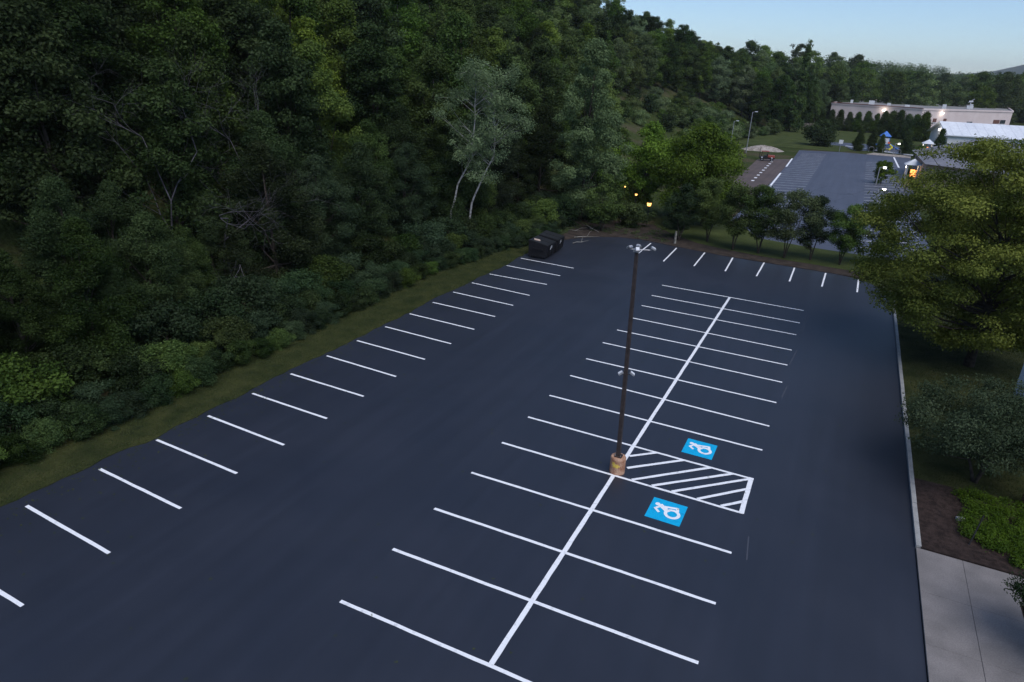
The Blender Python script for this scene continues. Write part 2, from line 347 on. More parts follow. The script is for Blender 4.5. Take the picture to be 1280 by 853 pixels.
# wheelchair markings: blue square with a white figure leaning forward in a wheelchair
def poly_stroke(mb, pts, w, z):
    for a, b_ in zip(pts[:-1], pts[1:]):
        a = Vector((*a, 0)); b_ = Vector((*b_, 0)); t = (b_-a).normalized(); n = Vector((-t.y, t.x, 0))*w/2
        a2 = a - t*w*0.3; b2 = b_ + t*w*0.3
        mb.quad(*[(v.x, v.y, z) for v in (a2+n, a2-n, b2-n, b2+n)]); z += 0.0006
    return z
def wheelchair(x0, y1, w, h, label):
    blue = MB().quad((x0, y1-h, 0.006), (x0+w, y1-h, 0.006), (x0+w, y1, 0.006), (x0, y1, 0.006)).build('wheelchair_marking', MATS['blue_paint'], lot)
    blue['label'] = label
    uv = lambda u, v: (x0+u*w, y1-v*h)
    mb = MB(); c = uv(0.19, 0.28)
    mb.quad(*[(c[0]+0.075*w*math.cos(t*math.pi/9), c[1]+0.075*w*math.sin(t*math.pi/9), 0.013) for t in range(18)])
    z = poly_stroke(mb, [uv(0.29, 0.30), uv(0.52, 0.48)], 0.155*w, 0.011)              # trunk
    z = poly_stroke(mb, [uv(0.27, 0.36), uv(0.17, 0.50), uv(0.30, 0.62)], 0.075*w, z)    # arm
    z = poly_stroke(mb, [uv(0.50, 0.46), uv(0.43, 0.31), uv(0.76, 0.24), uv(0.79, 0.37)], 0.085*w, z)  # leg
    c = uv(0.68, 0.56); ring = []
    for k in range(25):
        th = math.radians(128 - 322*k/24)
        for rr_ in (0.235*w, 0.140*w): ring.append((c[0]+rr_*math.cos(th), c[1]+rr_*math.sin(th), z))
    mb.add(ring, [(2*k, 2*k+2, 2*k+3, 2*k+1) for k in range(24)])
    mb.build('white_figure', MATS['line_paint'], blue)
wheelchair(2.03, 15.65, 1.33, 1.37, 'blue square with a white wheelchair figure beyond the hatched aisle')
wheelchair(1.90, 10.28, 1.33, 1.40, 'blue square with a white wheelchair figure in front of the hatched aisle')

# ------------------------------------------------------------------ verges, kerb, beds, pavement
west_in = [(x+0.02, y) for x, y in left_edge]
gpoly = west_in + [(-18.7, 45.5), (-20.4, 46.5), (-21.4, 43), (-22.6, 34), (-22.8, 23), (-21.9, 13), (-21.4, 6), (-21.2, -3), (-21.5, -26)]
sheet('grass_verge', gpoly, 0.03, 'grass', thick=0.09)
sheet('soil_bank', [(x, y-0.03) for x, y in north_edge[:-4]] + [(9.3, 51.0), (9.3, 53.0), (4.5, 53.4), (0.5, 53.6), (-3, 54.2), (-6, 55.2), (-9, 57.5), (-12, 61), (-17, 61), (-20.5, 57), (-21.4, 50), (-20.4, 46.4), (-18.7, 45.4)], 0.035, 'soil', thick=0.08)
sheet('lawn_strip', [(9.3, 53.0), (4.5, 53.4), (0.5, 53.6), (-3, 54.2), (-6, 55.2), (-9, 57.5), (-12, 61), (-14, 70), (-4, 68), (-1, 61.5), (4, 60.5), (12, 60), (14, 53), (11.3, 50), (9.3, 51.0)], 0.045, 'lawn', thick=0.1)
sheet('east_lawn', [(11.26, 17.1), (11.26, 44.4), (10.95, 47.2), (10.15, 49.4), (11.3, 50), (14, 53), (12, 60), (40, 60), (40, 17.1)], 0.10, 'grass', thick=0.16)
sheet('mulch_bed', [(11.26, 11.95), (11.26, 17.1), (26, 17.1), (26, 11.95)], 0.11, 'mulch', thick=0.17)
kerb = tag(link('kerb', MB().prism([(11.12, 11.95), (11.24, 11.95), (11.24, 44.4), (11.12, 44.4)], -0.05, 0.10).me('kerb', MATS['curb_concrete'])), 'low concrete kerb between the lot and the lawn', kind='structure')
kst = MB().box((0, 0, 0), (0.17, 2.96, 0.2)).me('kerb_stone', MATS['curb_concrete'])
y = 13.45
while y < 44.4:
    o = link('kerb_stone', kst, kerb, (11.19 + R_.uniform(-0.008, 0.008), y, 0.045 + R_.uniform(-0.006, 0.006))); o.rotation_euler.z = R_.uniform(-0.002, 0.002); y += 3.0
pav = sheet('pavement', [(11.08, -26), (11.08, 11.93), (30, 11.9), (30, -26)], 0.0, 'soil', label='pale concrete pavement beside the lot')
slab_y = [11.9, 9.4, 6.9, 4.4, 1.9, -0.6, -3.1, -5.6]
def slab(x0, x1, y0, y1): 
    j = 0.008; MB().box(((x0+x1)/2, (y0+y1)/2, 0.035 + R_.uniform(-0.003, 0.003)), (x1-x0-j, y1-y0-j, 0.1)).build('slab', MATS['concrete'], pav, bevel=0.01)
for y1, y0 in zip(slab_y[:-1], slab_y[1:]):
    slab(11.10, 12.55, y0, y1); slab(12.55, 13.6 if y1 < 9 else 14.0, y0, y1)
slab(14.0, 15.2, 10.4, 11.9)
sheet('planting_bed', [(13.66, -26), (13.66, 9.1), (14.1, 9.1), (14.1, 10.3), (15.3, 10.3), (15.3, 11.9), (30, 11.9), (30, -26)], 0.055, 'mulch', thick=0.05)

# second lot and its road
lot2 = sheet('far_parking_lot', [(-5.3, 60.5), (-5.0, 100), (-5.3, 146), (-5.9, 168.3), (3, 172.5), (8.2, 172.3), (18.0, 172.0), (15.8, 140), (15.6, 100), (15.0, 60.0), (4, 60.5), (-1, 61.5)], -0.01, 'worn_asphalt', label='older grey asphalt lot with faded stall lines beyond the row of small trees')
drive = sheet('gravelly_drive', [(-10.2, 97.5), (-11.6, 139.0), (-8.6, 143), (-5.32, 145.5), (-5.02, 100), (-5.2, 80), (-9.0, 80)], 0.0, 'brown_asphalt', label='brownish strip of old asphalt beside the far lot')
for k in range(33): 
    yy = 64 + k*3.05 + R_.uniform(-0.1, 0.1)
    if yy < 166: stripe((-4.75, yy), (0.35, yy+1.6), 0.20, 0.0, 'stall_line', 'faded_paint', lot2)
for k in range(28): 
    yy = 64 + k*3.3 + R_.uniform(-0.1, 0.1)
    if yy < 158 and not 118 < yy < 119: stripe((8.7, yy), (14.4, yy+2.8), 0.20, 0.0, 'stall_line', 'faded_paint', lot2)
stripe((-5.52, 147.0), (-5.1, 130.6), 0.3, 0.008, 'edge_line', 'line_paint', drive, wob=False); stripe((-4.95, 119.6), (-4.58, 100.5), 0.3, 0.012, 'edge_line', 'line_paint', lot2, wob=False)
stripe((14.4, 170.4), (14.74, 147.8), 0.32, 0.004, 'edge_line', 'line_paint', lot2, wob=False)
for k in range(9):
    t = k/8; x = -8.49+0.67*t; yy = 136.8-31*t
    MB().prism([(x-0.22, yy-0.5), (x+0.22, yy-0.5), (x+0.22, yy+0.5), (x-0.22, yy+0.5)], 0.004, 0.016).build('painted_dash', MATS['line_paint'], drive)
sheet('access_road', [(6, 179.5), (10, 183.5), (18.5, 178.5), (20, 186), (16, 206), (3, 203), (-3, 199), (-3, 193), (3.5, 191)], 0.0, 'worn_asphalt')
sheet('far_lawn', [(-24, 172), (3.2, 173.3), (5.9, 179.2), (3, 190.5), (-3.4, 192.6), (-3.4, 199.4), (3, 203.4), (16, 206.4), (34, 240), (30, 262), (-14, 262), (-20, 215)], 0.0, 'lawn')
sheet('gravel_path', [(8.5, 172.5), (17.9, 172.2), (18.3, 178.0), (10.2, 178.6)], -0.005, 'gravel')
MB().prism([(3.5, 190.6), (10, 184.2), (18.5, 179.2), (18.7, 179.7), (10.3, 184.9), (3.8, 191.2)], -0.05, 0.16).build('road_kerb', MATS['line_paint'])['kind'] = 'structure'
MB().prism([(-13, 262), (24, 252), (24, 253.2), (-13, 263.2)], -0.05, 1.3).build('retaining_wall', MATS['gravel'])
tag(bpy.data.objects['retaining_wall'], 'low pale stone retaining wall along the clipped trees', 'wall')

# ------------------------------------------------------------------ lamp post of the main lot
def lamp_post():
    t = empty('parking_lot_lamp', (0.02, 11.3, 0), 0, 'tall dark bronze lamp post in a round tan concrete base at the hatched aisle', 'lamp post')
    b_ = MB().tube([(0, 0, 0), (0, 0, 0.68), (0, 0, 0.74)], [0.32, 0.32, 0.295], 28).build('concrete_base', MATS['rusty_concrete'], t)
    # painted yellow patch flaking off the drum, laid on its curve
    mb = MB()
    for (a0, a1, z0, z1) in ((-112, -70, 0.34, 0.52), (-120, -96, 0.42, 0.58), (-80, -58, 0.40, 0.47)):
        V = []; n = 6
        for i in range(n+1):
            a = math.radians(a0+(a1-a0)*i/n)
            for z in (z0+R_.uniform(-0.02, 0.02), z1+R_.uniform(-0.02, 0.02)): V.append((0.324*math.cos(a), 0.324*math.sin(a), z))
        mb.add(V, [(2*i, 2*i+2, 2*i+3, 2*i+1) for i in range(n)])
    mb.build('yellow_patch', MATS['yellow_stain'], b_)
    MB().box((0, 0, 0.765), (0.3, 0.3, 0.04)).build('base_plate', MATS['bronze_metal'], t, bevel=0.006)
    for a in range(4):
        MB().tube([(0.11*(1 if a % 2 else -1), 0.11*(1 if a > 1 else -1), 0.78), (0.11*(1 if a % 2 else -1), 0.11*(1 if a > 1 else -1), 0.85)], 0.014, 6).build('anchor_bolt', MATS['grey_metal'], t)
    lean = Vector((-0.26, 0.12, 9.45))
    V = []; 
    for z, w in ((0.785, 0.085), (9.4, 0.062)):
        c = lean*(z/9.45)
        V += [(c.x-w, c.y-w, z), (c.x+w, c.y-w, z), (c.x+w, c.y+w, z), (c.x-w, c.y+w, z)]
    MB().add(V, [(3, 2, 1, 0), (4, 5, 6, 7)]+[(i, (i+1) % 4, 4+(i+1) % 4, 4+i) for i in range(4)]).build('pole', MATS['bronze_metal'], t, bevel=0.012)
    MB().box((lean.x*0.12, lean.y*0.12-0.083, 1.25), (0.08, 0.012, 0.2)).build('hand_hole_cover', MATS['bronze_metal'], t)
    br = MB(); top = Vector((lean.x, lean.y, 9.42))
    br.box(top, (0.22, 0.22, 0.1)).tube([top+Vector((-0.24, -0.08, 0.03)), top+Vector((0.5, 0.22, 0.03))], 0.022, 6).tube([top+Vector((-0.04, 0.24, 0.03)), top+Vector((0.08, -0.24, 0.03))], 0.022, 6)
    br.build('bracket', MATS['grey_metal'], t)
    for (x, y, rz, tl) in ((-0.26, -0.09, 2.6, 0.5), (0.09, -0.26, -1.2, 0.5), (-0.02, 0.27, 1.5, 0.5), (0.54, 0.24, 0.4, 0.45)):
        h = MB().box((0, 0, 0), (0.20, 0.16, 0.08)).build('floodlight', MATS['grey_metal'], t, top+Vector((x, y, 0.1)), bevel=0.015)
        h.rotation_euler = (0, tl, rz)
        MB().box((0.0, 0, 0.047), (0.15, 0.12, 0.012)).build('lens', MATS['lens'], h)
    for (x, y, rz) in ((-0.17, -0.14, 3.6), (0.24, 0.05, 0.3)):
        c = Vector((lean.x*0.47, lean.y*0.47, 4.45))
        h = MB().box((0, 0, 0), (0.22, 0.17, 0.08)).build('floodlight', MATS['grey_metal'], t, c+Vector((x, y, 0.05)), bevel=0.015)
        h.rotation_euler = (0, 0.6, rz)
        MB().box((0, 0, 0.047), (0.17, 0.13, 0.012)).build('lens', MATS['lens'], h)
        MB().tube([(c.x, c.y, 4.42), (c.x+x*0.8, c.y+y*0.8, 4.45)], 0.018, 6).build('arm', MATS['bronze_metal'], t)
lamp_post()

# ------------------------------------------------------------------ dumpsters
def dumpster(loc, rz, label):
    t = empty('dumpster', loc, rz, label, 'dumpster', 'black dumpsters at the head of the left stall row')
    # local: x = front (to the lot), y = length
    prof = [(-0.85, 0.12), (0.78, 0.12), (0.92, 1.18), (-0.85, 1.50)]; w = 1.0
    mb = MB(); V = [(x, s*w, z) for s in (-1, 1) for x, z in prof]
    mb.add(V, [(0, 1, 2, 3), (7, 6, 5, 4), (0, 4, 5, 1), (1, 5, 6, 2), (3, 2, 6, 7), (0, 3, 7, 4)])
    mb.build('bin', MATS['black_steel'], t, bevel=0.015)
    for yy in (-0.98, -0.33, 0.33, 0.98): MB().box((0.885, yy, 0.66), (0.05, 0.06, 1.02), ry=0.13).build('rib', MATS['black_steel'], t)
    MB().box((0.925, 0, 1.17), (0.08, 2.06, 0.08)).build('rim', MATS['black_steel'], t); MB().box((-0.86, 0, 1.49), (0.08, 2.06, 0.08)).build('rim', MATS['black_steel'], t)
    for s in (-1, 1):
        MB().box((0.1, s*1.07, 0.85), (1.0, 0.13, 0.16)).build('fork_pocket', MATS['black_steel'], t, bevel=0.01)
        l = MB().add([(-0.83, s*0.03, 1.53), (0.93, s*0.03, 1.22), (0.93, s*0.99, 1.22), (-0.83, s*0.99, 1.53), (-0.83, s*0.03, 1.57), (0.93, s*0.03, 1.26), (0.93, s*0.99, 1.26), (-0.83, s*0.99, 1.57)],
              [(0, 1, 2, 3), (7, 6, 5, 4), (0, 4, 5, 1), (1, 5, 6, 2), (2, 6, 7, 3), (3, 7, 4, 0)]).build('lid', MATS['black_plastic'], t, bevel=0.01)
    for s in (-0.13, 0.13):
        MB().box((0.885, s, 0.93-abs(s)*0.1+s*0.3), (0.02, 0.15, 0.30), ry=0.13, rx=0.35).build('sticker', MATS['white_sticker'], t)
    for a in (-0.6, 0.6):
        for s in (-0.75, 0.75): MB().tube([(a, s-0.04, 0.07), (a, s+0.04, 0.07)], 0.07, 10).build('caster', MATS['black_plastic'], t)
dumpster((-16.95, 41.5, 0), 0.02, 'front black steel dumpster beside the last stall line')
dumpster((-17.1, 43.95, 0), 0.10, 'rear black steel dumpster nearest the brown soil bank')
MB().box((-17.3, 41.2, 1.49), (0.55, 0.5, 0.04), rz=0.5, ry=0.2).build('cardboard_flat', MATS['tan_wall'])
tag(bpy.data.objects['cardboard_flat'], 'flattened pale cardboard lying on the front dumpster lid', 'cardboard')

# ------------------------------------------------------------------ foliage generator
def leaf_mesh(name, centres, radii, n_per, leaf, mat, seed, flat=0.75, up=0.5, asp=0.55):
    rng = np.random.default_rng(seed)
    C = np.asarray(centres, float); Rr = np.asarray(radii, float)
    cnt = np.maximum((n_per*(Rr/np.mean(Rr))**2).astype(int), 8)
    idx = np.repeat(np.arange(len(C)), cnt); n = len(idx)
    d = rng.normal(size=(n, 3)); d /= np.linalg.norm(d, axis=1)[:, None]
    rr = rng.random(n)**0.45*(1+0.25*rng.normal(size=n)*rng.random(n))
    P = C[idx] + d*(Rr[idx]*rr)[:, None]*np.array([1, 1, flat])
    nrm = rng.normal(size=(n, 3))*0.5 + d*0.55 + np.array([0, 0, up]); nrm /= np.linalg.norm(nrm, axis=1)[:, None]
    a = np.cross(nrm, rng.normal(size=(n, 3))); a /= np.linalg.norm(a, axis=1)[:, None]; b_ = np.cross(nrm, a)
    s = leaf*(0.6+0.8*rng.random(n))[:, None]
    fold = nrm*s*0.18
    V = np.empty((n, 4, 3)); V[:, 0] = P-a*s; V[:, 1] = P+b_*s*asp+fold; V[:, 2] = P+a*s; V[:, 3] = P-b_*s*asp+fold
    clump_t = rng.random(len(C))
    tint = np.clip(clump_t[idx]*0.72 + rng.random(n)*0.28, 0, 1)
    me = bpy.data.meshes.new(name)
    me.vertices.add(n*4); me.vertices.foreach_set('co', V.astype(np.float32).ravel())
    me.loops.add(n*4); me.loops.foreach_set('vertex_index', np.arange(n*4, dtype=np.int32))
    me.polygons.add(n); me.polygons.foreach_set('loop_start', np.arange(0, n*4, 4, dtype=np.int32))
    at = me.attributes.new('tint', 'FLOAT', 'POINT'); at.data.foreach_set('value', np.repeat(tint, 4).astype(np.float32))
    me.materials.append(MATS[mat]); me.update(calc_edges=True); return me

def envelope(kind, t):
    t = np.asarray(t, float)
    if kind == 'round': return np.sqrt(np.clip(1-(2*t-1)**2, 0, 1))*0.95+0.05
    if kind == 'broad': return np.clip(np.sin(np.pi*np.clip(t, 0, 1)**0.8), 0, 1)**0.6
    if kind == 'tall': return np.clip(np.sin(np.pi*np.clip(t*0.92+0.06, 0, 1)**0.75), 0, 1)**0.7
    if kind == 'cone': return np.clip(1-t, 0, 1)*0.92+0.06
    if kind == 'arbor': return np.clip(1-t, 0, 1)**0.5*(0.75+0.25*np.clip(t*6, 0, 1))
    if kind == 'flat': return np.clip(1-(2*t-1)**2, 0, 1)**0.35
    return np.ones_like(t)

def make_tree(seed, H, Rad, base, kind, nclump, nleaf, leaf, mat, clump=0.26, trunk_r=0.18, bark='bark', stems=1, lean=0.06, flat=0.75, limbs=14, up=0.5, shell=0.5, wild=0.18):
    """returns (trunk mesh, crown mesh); the crown is a volume of uneven leaf clumps"""
    rng = np.random.default_rng(seed); C = []; RR = []
    lobes = rng.uniform(0.75, 1.2, 7); ph = rng.uniform(0, 6.28)
    for i in range(nclump):
        t = rng.random()
        if kind in ('cone', 'arbor'): t = t**1.3
        a = rng.uniform(0, 2*np.pi); prof = float(envelope(kind, t))
        lob = np.interp((a+ph) % 6.283, np.linspace(0, 6.283, 8), list(lobes)+[lobes[0]])
        cr = Rad*clump*rng.uniform(0.65, 1.25)*(0.65 + 0.35*prof)
        rho = max(Rad*prof*lob - cr*0.7, 0)*(rng.random()**shell)
        z = base + (H-base)*t + rng.normal()*wild*cr
        C.append((rho*np.cos(a)+lean*z*np.cos(ph), rho*np.sin(a)+lean*z*np.sin(ph), min(max(z, base*0.8+0.1), H-cr*flat*0.5))); RR.append(cr)
    crown = leaf_mesh('crown', C, RR, nleaf, leaf, mat, seed+1, flat, up)
    tr = MB(); rnd = random.Random(seed); C = np.array(C)
    for s in range(stems):
        a = s*2*math.pi/max(stems, 1)+rnd.random(); sp = 0 if stems == 1 else 0.35
        topz = H*0.82 if stems == 1 else H*0.6
        dx = lean*topz*math.cos(ph) + sp*Rad*math.cos(a)*0.9; dy = lean*topz*math.sin(ph) + sp*Rad*math.sin(a)*0.9
        pts = []; rad = []
        for k in range(7):
            t = k/6; w = 0.12*math.sin(t*5+s*2+seed)
            pts.append((dx*t**1.2+w*0.6*t, dy*t**1.2+w*t, -0.3+(topz+0.3)*t)); rad.append(trunk_r*(1-0.82*t)*(1.25 if k == 0 else 1)/(stems**0.5))
        tr.tube(pts, rad, 8)
        for j in range(limbs//stems):
            c = C[rnd.randrange(len(C))]; tz = min(max(0.25, (c[2]*rnd.uniform(0.45, 0.8))/topz), 0.92)
            k = tz*6; k0 = int(k); f_ = k-k0; p0 = Vector(pts[k0]).lerp(Vector(pts[min(k0+1, 6)]), f_); r0 = rad[k0]*0.5
            p2 = Vector(c); mid = p0.lerp(p2, 0.5)+Vector((0, 0, -0.06*(p2-p0).length+rnd.uniform(-.1, .1)))
            tr.tube([p0, p0.lerp(mid, 0.6), mid, p2], [r0, r0*0.7, r0*0.5, r0*0.15], 5, cap=False)
    trunk = tr.me('trunk', MATS[bark], True)
    return trunk, crown

TREES = []
ONES = ['', 'first', 'second', 'third', 'fourth', 'fifth', 'sixth', 'seventh', 'eighth', 'ninth', 'tenth', 'eleventh', 'twelfth', 'thirteenth', 'fourteenth', 'fifteenth', 'sixteenth', 'seventeenth', 'eighteenth', 'nineteenth']
TENS = {2: ('twentieth', 'twenty'), 3: ('thirtieth', 'thirty'), 4: ('fortieth', 'forty'), 5: ('fiftieth', 'fifty'), 6: ('sixtieth', 'sixty'), 7: ('seventieth', 'seventy'), 8: ('eightieth', 'eighty'), 9: ('ninetieth', 'ninety')}
def ordinal(n):
    if n < 20: return ONES[n]
    t, o = divmod(n, 10); return TENS[t][0] if o == 0 else TENS[t][1]+' '+ONES[o]
def name_rows(things, key, rowtext):
    """label each thing by its look and its place, counted from the left, within its row"""
    rows = {}
    for e in things: rows.setdefault(key(e), []).append(e)
    for k, (rk, es) in enumerate(sorted(rows.items())):
        es.sort(key=lambda e: (frame_xy(e.location) or (0, 0))[0])
        for i, e in enumerate(es): e['label'] = '%s, %s from the left in %s' % (e['label'], ordinal(i+1), rowtext(rk))
def put_tree(name, var, x, y, s=1.0, label='', cat='tree', group=None, rz=None, z=None, sz=None):
    t, c = var
    e = empty(name, (x, y, gz(x, y) if z is None else z), R_.uniform(0, 6.28) if rz is None else rz, label, cat, group)
    e.scale = (s, s, sz or s*R_.uniform(0.94, 1.06))
    if t: link('trunk', t, e)
    link('crown', c, e); TREES.append(e); return e
def frame_xy(p):
    d = Vector(p)-CAM; zc = d.dot(fw)
    if zc < 0.5: return None
    return 640+FPX*d.dot(r2)/zc, 426.5-FPX*d.dot(u2)/zc
def in_view(x, y, z0, z1, m=90):
    for z in (z0, (z0+z1)/2, z1):
        q = frame_xy((x, y, z))
        if q and -m < q[0] < 1280+m and -m < q[1] < 853+m: return True
    return False

# kinds of tree, each a few shapes
K = {}
K['forest_near'] = [make_tree(101+i, 12.5, 4.4, 0.4, 'broad' if i % 2 else 'tall', 105, 520, 0.082, mt, 0.24, 0.22) for i, mt in enumerate(['leaf_dark', 'leaf_mid', 'leaf_dark', 'leaf_blue'])]
K['forest_tall'] = [make_tree(131+i, 16.5, 4.5, 2.5, 'tall', 115, 270, 0.125, mt, 0.24, 0.25, wild=0.3) for i, mt in enumerate(['leaf_dark', 'leaf_mid', 'leaf_bright', 'leaf_mid'])]
K['forest_far'] = [make_tree(151+i, 17, 5.3, 2.0, k_, 85, 150, 0.21, mt, 0.26, 0.25, limbs=5, wild=0.3) for i, (mt, k_) in enumerate([('leaf_dark', 'round'), ('leaf_mid', 'broad'), ('leaf_mid', 'tall'), ('leaf_grey', 'round'), ('leaf_bright', 'broad')])]
K['wood_far'] = [make_tree(171+i, 18.5, 7.8, 0.5, k_, 90, 110, 0.32, mt, 0.24, 0.3, limbs=3, wild=0.8, shell=0.35) for i, (mt, k_) in enumerate([('leaf_mid', 'broad'), ('leaf_mid', 'round'), ('leaf_grey', 'tall'), ('leaf_bright', 'broad')])]
K['shrub'] = [make_tree(191+i, 2.6, 1.9, 0.1, 'flat' if i % 2 else 'round', 34, 300, 0.062, mt, 0.32, 0.05, limbs=6, stems=3, wild=0.4) for i, mt in enumerate(['leaf_mid', 'leaf_blue', 'leaf_dark', 'leaf_blue'])]
K['hill_shrub'] = [make_tree(211+i, 3.4, 2.8, 0.1, 'round', 26, 130, 0.15, mt, 0.34, 0.06, limbs=3, stems=2, wild=0.4) for i, mt in enumerate(['leaf_mid', 'leaf_grey', 'leaf_dark'])]

# ------------------------------------------------------------------ trees one can tell apart
def one(name, seed, x, y, label, H, Rad, base, kind, nclump, nleaf, leaf, mat, cat='tree', group=None, z=None, **kw):
    return put_tree(name, make_tree(seed, H, Rad, base, kind, nclump, nleaf, leaf, mat, **kw), x, y, 1, label, cat, group, 0, z, 1)
one('shade_tree', 301, 14.9, 33.0, 'large yellow green shade tree rising over the east lawn at the right edge', 12.9, 7.0, 1.7, 'flat', 330, 560, 0.07, 'leaf_olive', clump=0.175, trunk_r=0.26, limbs=70, lean=0.0, flat=0.42, shell=0.42, z=0.1)
one('rear_tree', 312, 16.2, 52.5, 'olive green tree just behind the large shade tree at the right edge', 9.0, 4.4, 1.0, 'round', 90, 330, 0.10, 'leaf_olive', clump=0.24, trunk_r=0.18, limbs=20, z=0.1)
one('ornamental_tree', 302, 13.6, 18.1, 'low spreading grey green ornamental tree leaning over the kerb', 4.2, 3.5, 1.3, 'flat', 95, 420, 0.045, 'leaf_teal', clump=0.2, trunk_r=0.14, stems=3, limbs=24, lean=0.02, flat=0.55, z=0.1)
one('dogwood', 303, 14.75, 8.1, 'dark leafy branch tips of a small tree over the pavement in the lower right corner', 3.4, 1.95, 1.0, 'round', 60, 420, 0.035, 'leaf_blue', clump=0.25, trunk_r=0.08, stems=2, limbs=10, z=0.05)
one('poplar', 304, -19.6, 58.0, 'tall pale grey green tree rising behind the dumpsters', 18.4, 4.6, 1.0, 'tall', 130, 380, 0.10, 'leaf_grey', clump=0.22, trunk_r=0.24, limbs=20, lean=0.01)
one('maple', 305, -7.4, 64.0, 'rounded fresh green tree left of the far lot drive', 10.6, 5.9, 1.5, 'broad', 100, 330, 0.12, 'leaf_bright', clump=0.25, trunk_r=0.2, limbs=16, z=0)
one('ash_tree', 306, -15.4, 66.5, 'mid green tree just above the glowing garden lamps', 10.2, 4.4, 1.6, 'broad', 70, 300, 0.12, 'leaf_bright', clump=0.25, trunk_r=0.2, limbs=16, z=0)
one('sapling', 307, -15.9, 54.6, 'small green tree on thin stems on the brown soil bank', 5.8, 2.2, 1.2, 'tall', 40, 230, 0.09, 'leaf_mid', clump=0.3, trunk_r=0.1, stems=4, limbs=12, z=0)
one('round_shrub', 308, -13.6, 58.4, 'dense dark shrub right of the sapling on the soil bank', 2.5, 2.2, 0.1, 'round', 36, 300, 0.085, 'leaf_mid', 'shrub', clump=0.32, trunk_r=0.06, stems=3, limbs=6, z=0)
one('lot_tree', 309, 11.1, 118.5, 'small round green tree among the faded stalls of the far lot', 3.7, 1.9, 0.3, 'round', 30, 170, 0.11, 'leaf_bright', clump=0.32, trunk_r=0.1, limbs=6, z=0)
one('lot_edge_tree', 310, 9.6, 56.6, 'loose grey green tree between the row of small trees and the large shade tree', 6.0, 2.4, 0.8, 'round', 40, 230, 0.09, 'leaf_grey', clump=0.28, trunk_r=0.09, stems=3, limbs=12, z=0)
one('spruce', 311, -14.5, 232, 'dark pointed spruce standing above the hill skyline', 27.0, 4.6, 0.6, 'cone', 80, 90, 0.3, 'leaf_conifer', clump=0.3, trunk_r=0.25, limbs=4)

for i_, (x, y, v, s_, lb) in enumerate(((-17.4, 58.4, 0, 1.2, 'broad mid green shrub left of the round dark shrub'), (-17.6, 60.5, 2, 1.5, 'dark shrub at the back of the soil bank'), (-20.2, 54.5, 1, 1.3, 'bluish shrub behind the fallen branches'), (-21.0, 50.5, 0, 1.2, 'mid green shrub left of the fallen branches'),
    (-9.6, 60.5, 3, 0.9, 'cool green shrub under the rounded tree'), (-21.3, 63.5, 2, 1.8, 'dark shrub at the foot of the tall pale tree'), (-16.5, 64.0, 0, 1.5, 'mid green shrub between the tall pale tree and the garden lamps'), (-11.4, 67.5, 0, 1.1, 'low green shrub behind the brightest garden lamp'))):
    put_tree('bank_shrub', K['shrub'][v], x, y, s_, lb, 'shrub', 'shrubs round the soil bank')
row_vars = [make_tree(331+i, 6.6, 2.6, 1.5, 'round' if i != 1 else 'tall', 48, 330, 0.075, mt, 0.27, 0.12, stems=st, limbs=14) for i, (mt, st) in enumerate([('leaf_mid', 3), ('leaf_blue', 2), ('leaf_grey', 3)])]
ROWT = [(-7.9, 55.2, 1, 0.85, 'leftmost slim tree of the row, beside the wooden post'), (-5.3, 56.4, 0, 0.9, 'second small tree from the left of the row between the lots'), (-2.5, 54.5, 0, 0.95, 'third small tree from the left of the row between the lots'),
        (-0.1, 54.6, 0, 1.0, 'dense multi stemmed small tree in the middle of the row between the lots'), (2.25, 54.2, 2, 1.0, 'airy grey green small tree third from the right of the row'), (4.5, 55.0, 1, 0.88, 'dark round crowned small tree at the right end of the row'), (7.0, 54.7, 0, 0.78, 'small dark tree partly hidden by the large shade tree')]
for x, y, v, s, lb in ROWT: put_tree('row_tree', row_vars[v], x, y, s, lb, 'tree', 'small trees in the strip between the two lots', z=0.04)

# birch with crooked white stems
def birch():
    bx_, by_ = -24.8, 40.8; e = empty('birch_tree', (bx_, by_, gz(bx_, by_)), 0, 'thin leaved birch with two crooked white stems behind the shrubs', 'tree')
    rnd = random.Random(8); C = []
    for W in ([(-26.0, 40.2, -.3), (-25.62, 40.48, 3.08), (-25.21, 40.72, 5.55), (-24.13, 41.34, 7.9), (-23.97, 41.43, 10.2), (-23.97, 41.43, 12.3), (-23.9, 41.4, 14.6)],
              [(-24.5, 41.2, -.3), (-24.06, 41.38, 3.9), (-23.46, 41.71, 5.62), (-22.45, 42.25, 8.18), (-22.39, 42.28, 10.23), (-22.6, 42.2, 12.0), (-22.8, 42.07, 13.9)]):
        pts = [(x-bx_, y-by_, z) for x, y, z in W]; mb = MB()
        P5 = []
        for a, b_ in zip(pts[:-1], pts[1:]):
            for f_ in (0, 0.5): P5.append(Vector(a).lerp(Vector(b_), f_)+Vector((rnd.uniform(-.06, .06), rnd.uniform(-.06, .06), 0)))
        P5.append(Vector(pts[-1])); mb.tube(P5, [0.095*(1-0.8*i/(len(P5)-1))+0.012 for i in range(len(P5))], 8)
        for k in range(46):
            i = rnd.randrange(4, len(P5)-1); p0 = P5[i].lerp(P5[i+1], rnd.random())
            a = rnd.uniform(0, 6.28); L = rnd.uniform(0.9, 3.4); p1 = p0+Vector((math.cos(a)*L*0.5, math.sin(a)*L*0.5, L*0.4)); p2 = p0+Vector((math.cos(a)*L, math.sin(a)*L, L*rnd.uniform(0.2, 1.0)))
            mb.tube([p0, p1, p2], [0.026, 0.014, 0.005], 5, cap=False)
            C.append(p2)
            if k % 2: C.append(p1)
        mb.build('trunk', MATS['birch_bark'], e, smooth=True)
    link('crown', leaf_mesh('crown', C, [rnd.uniform(0.4, 0.95) for _ in C], 170, 0.075, 'leaf_grey', 77), e)
birch()

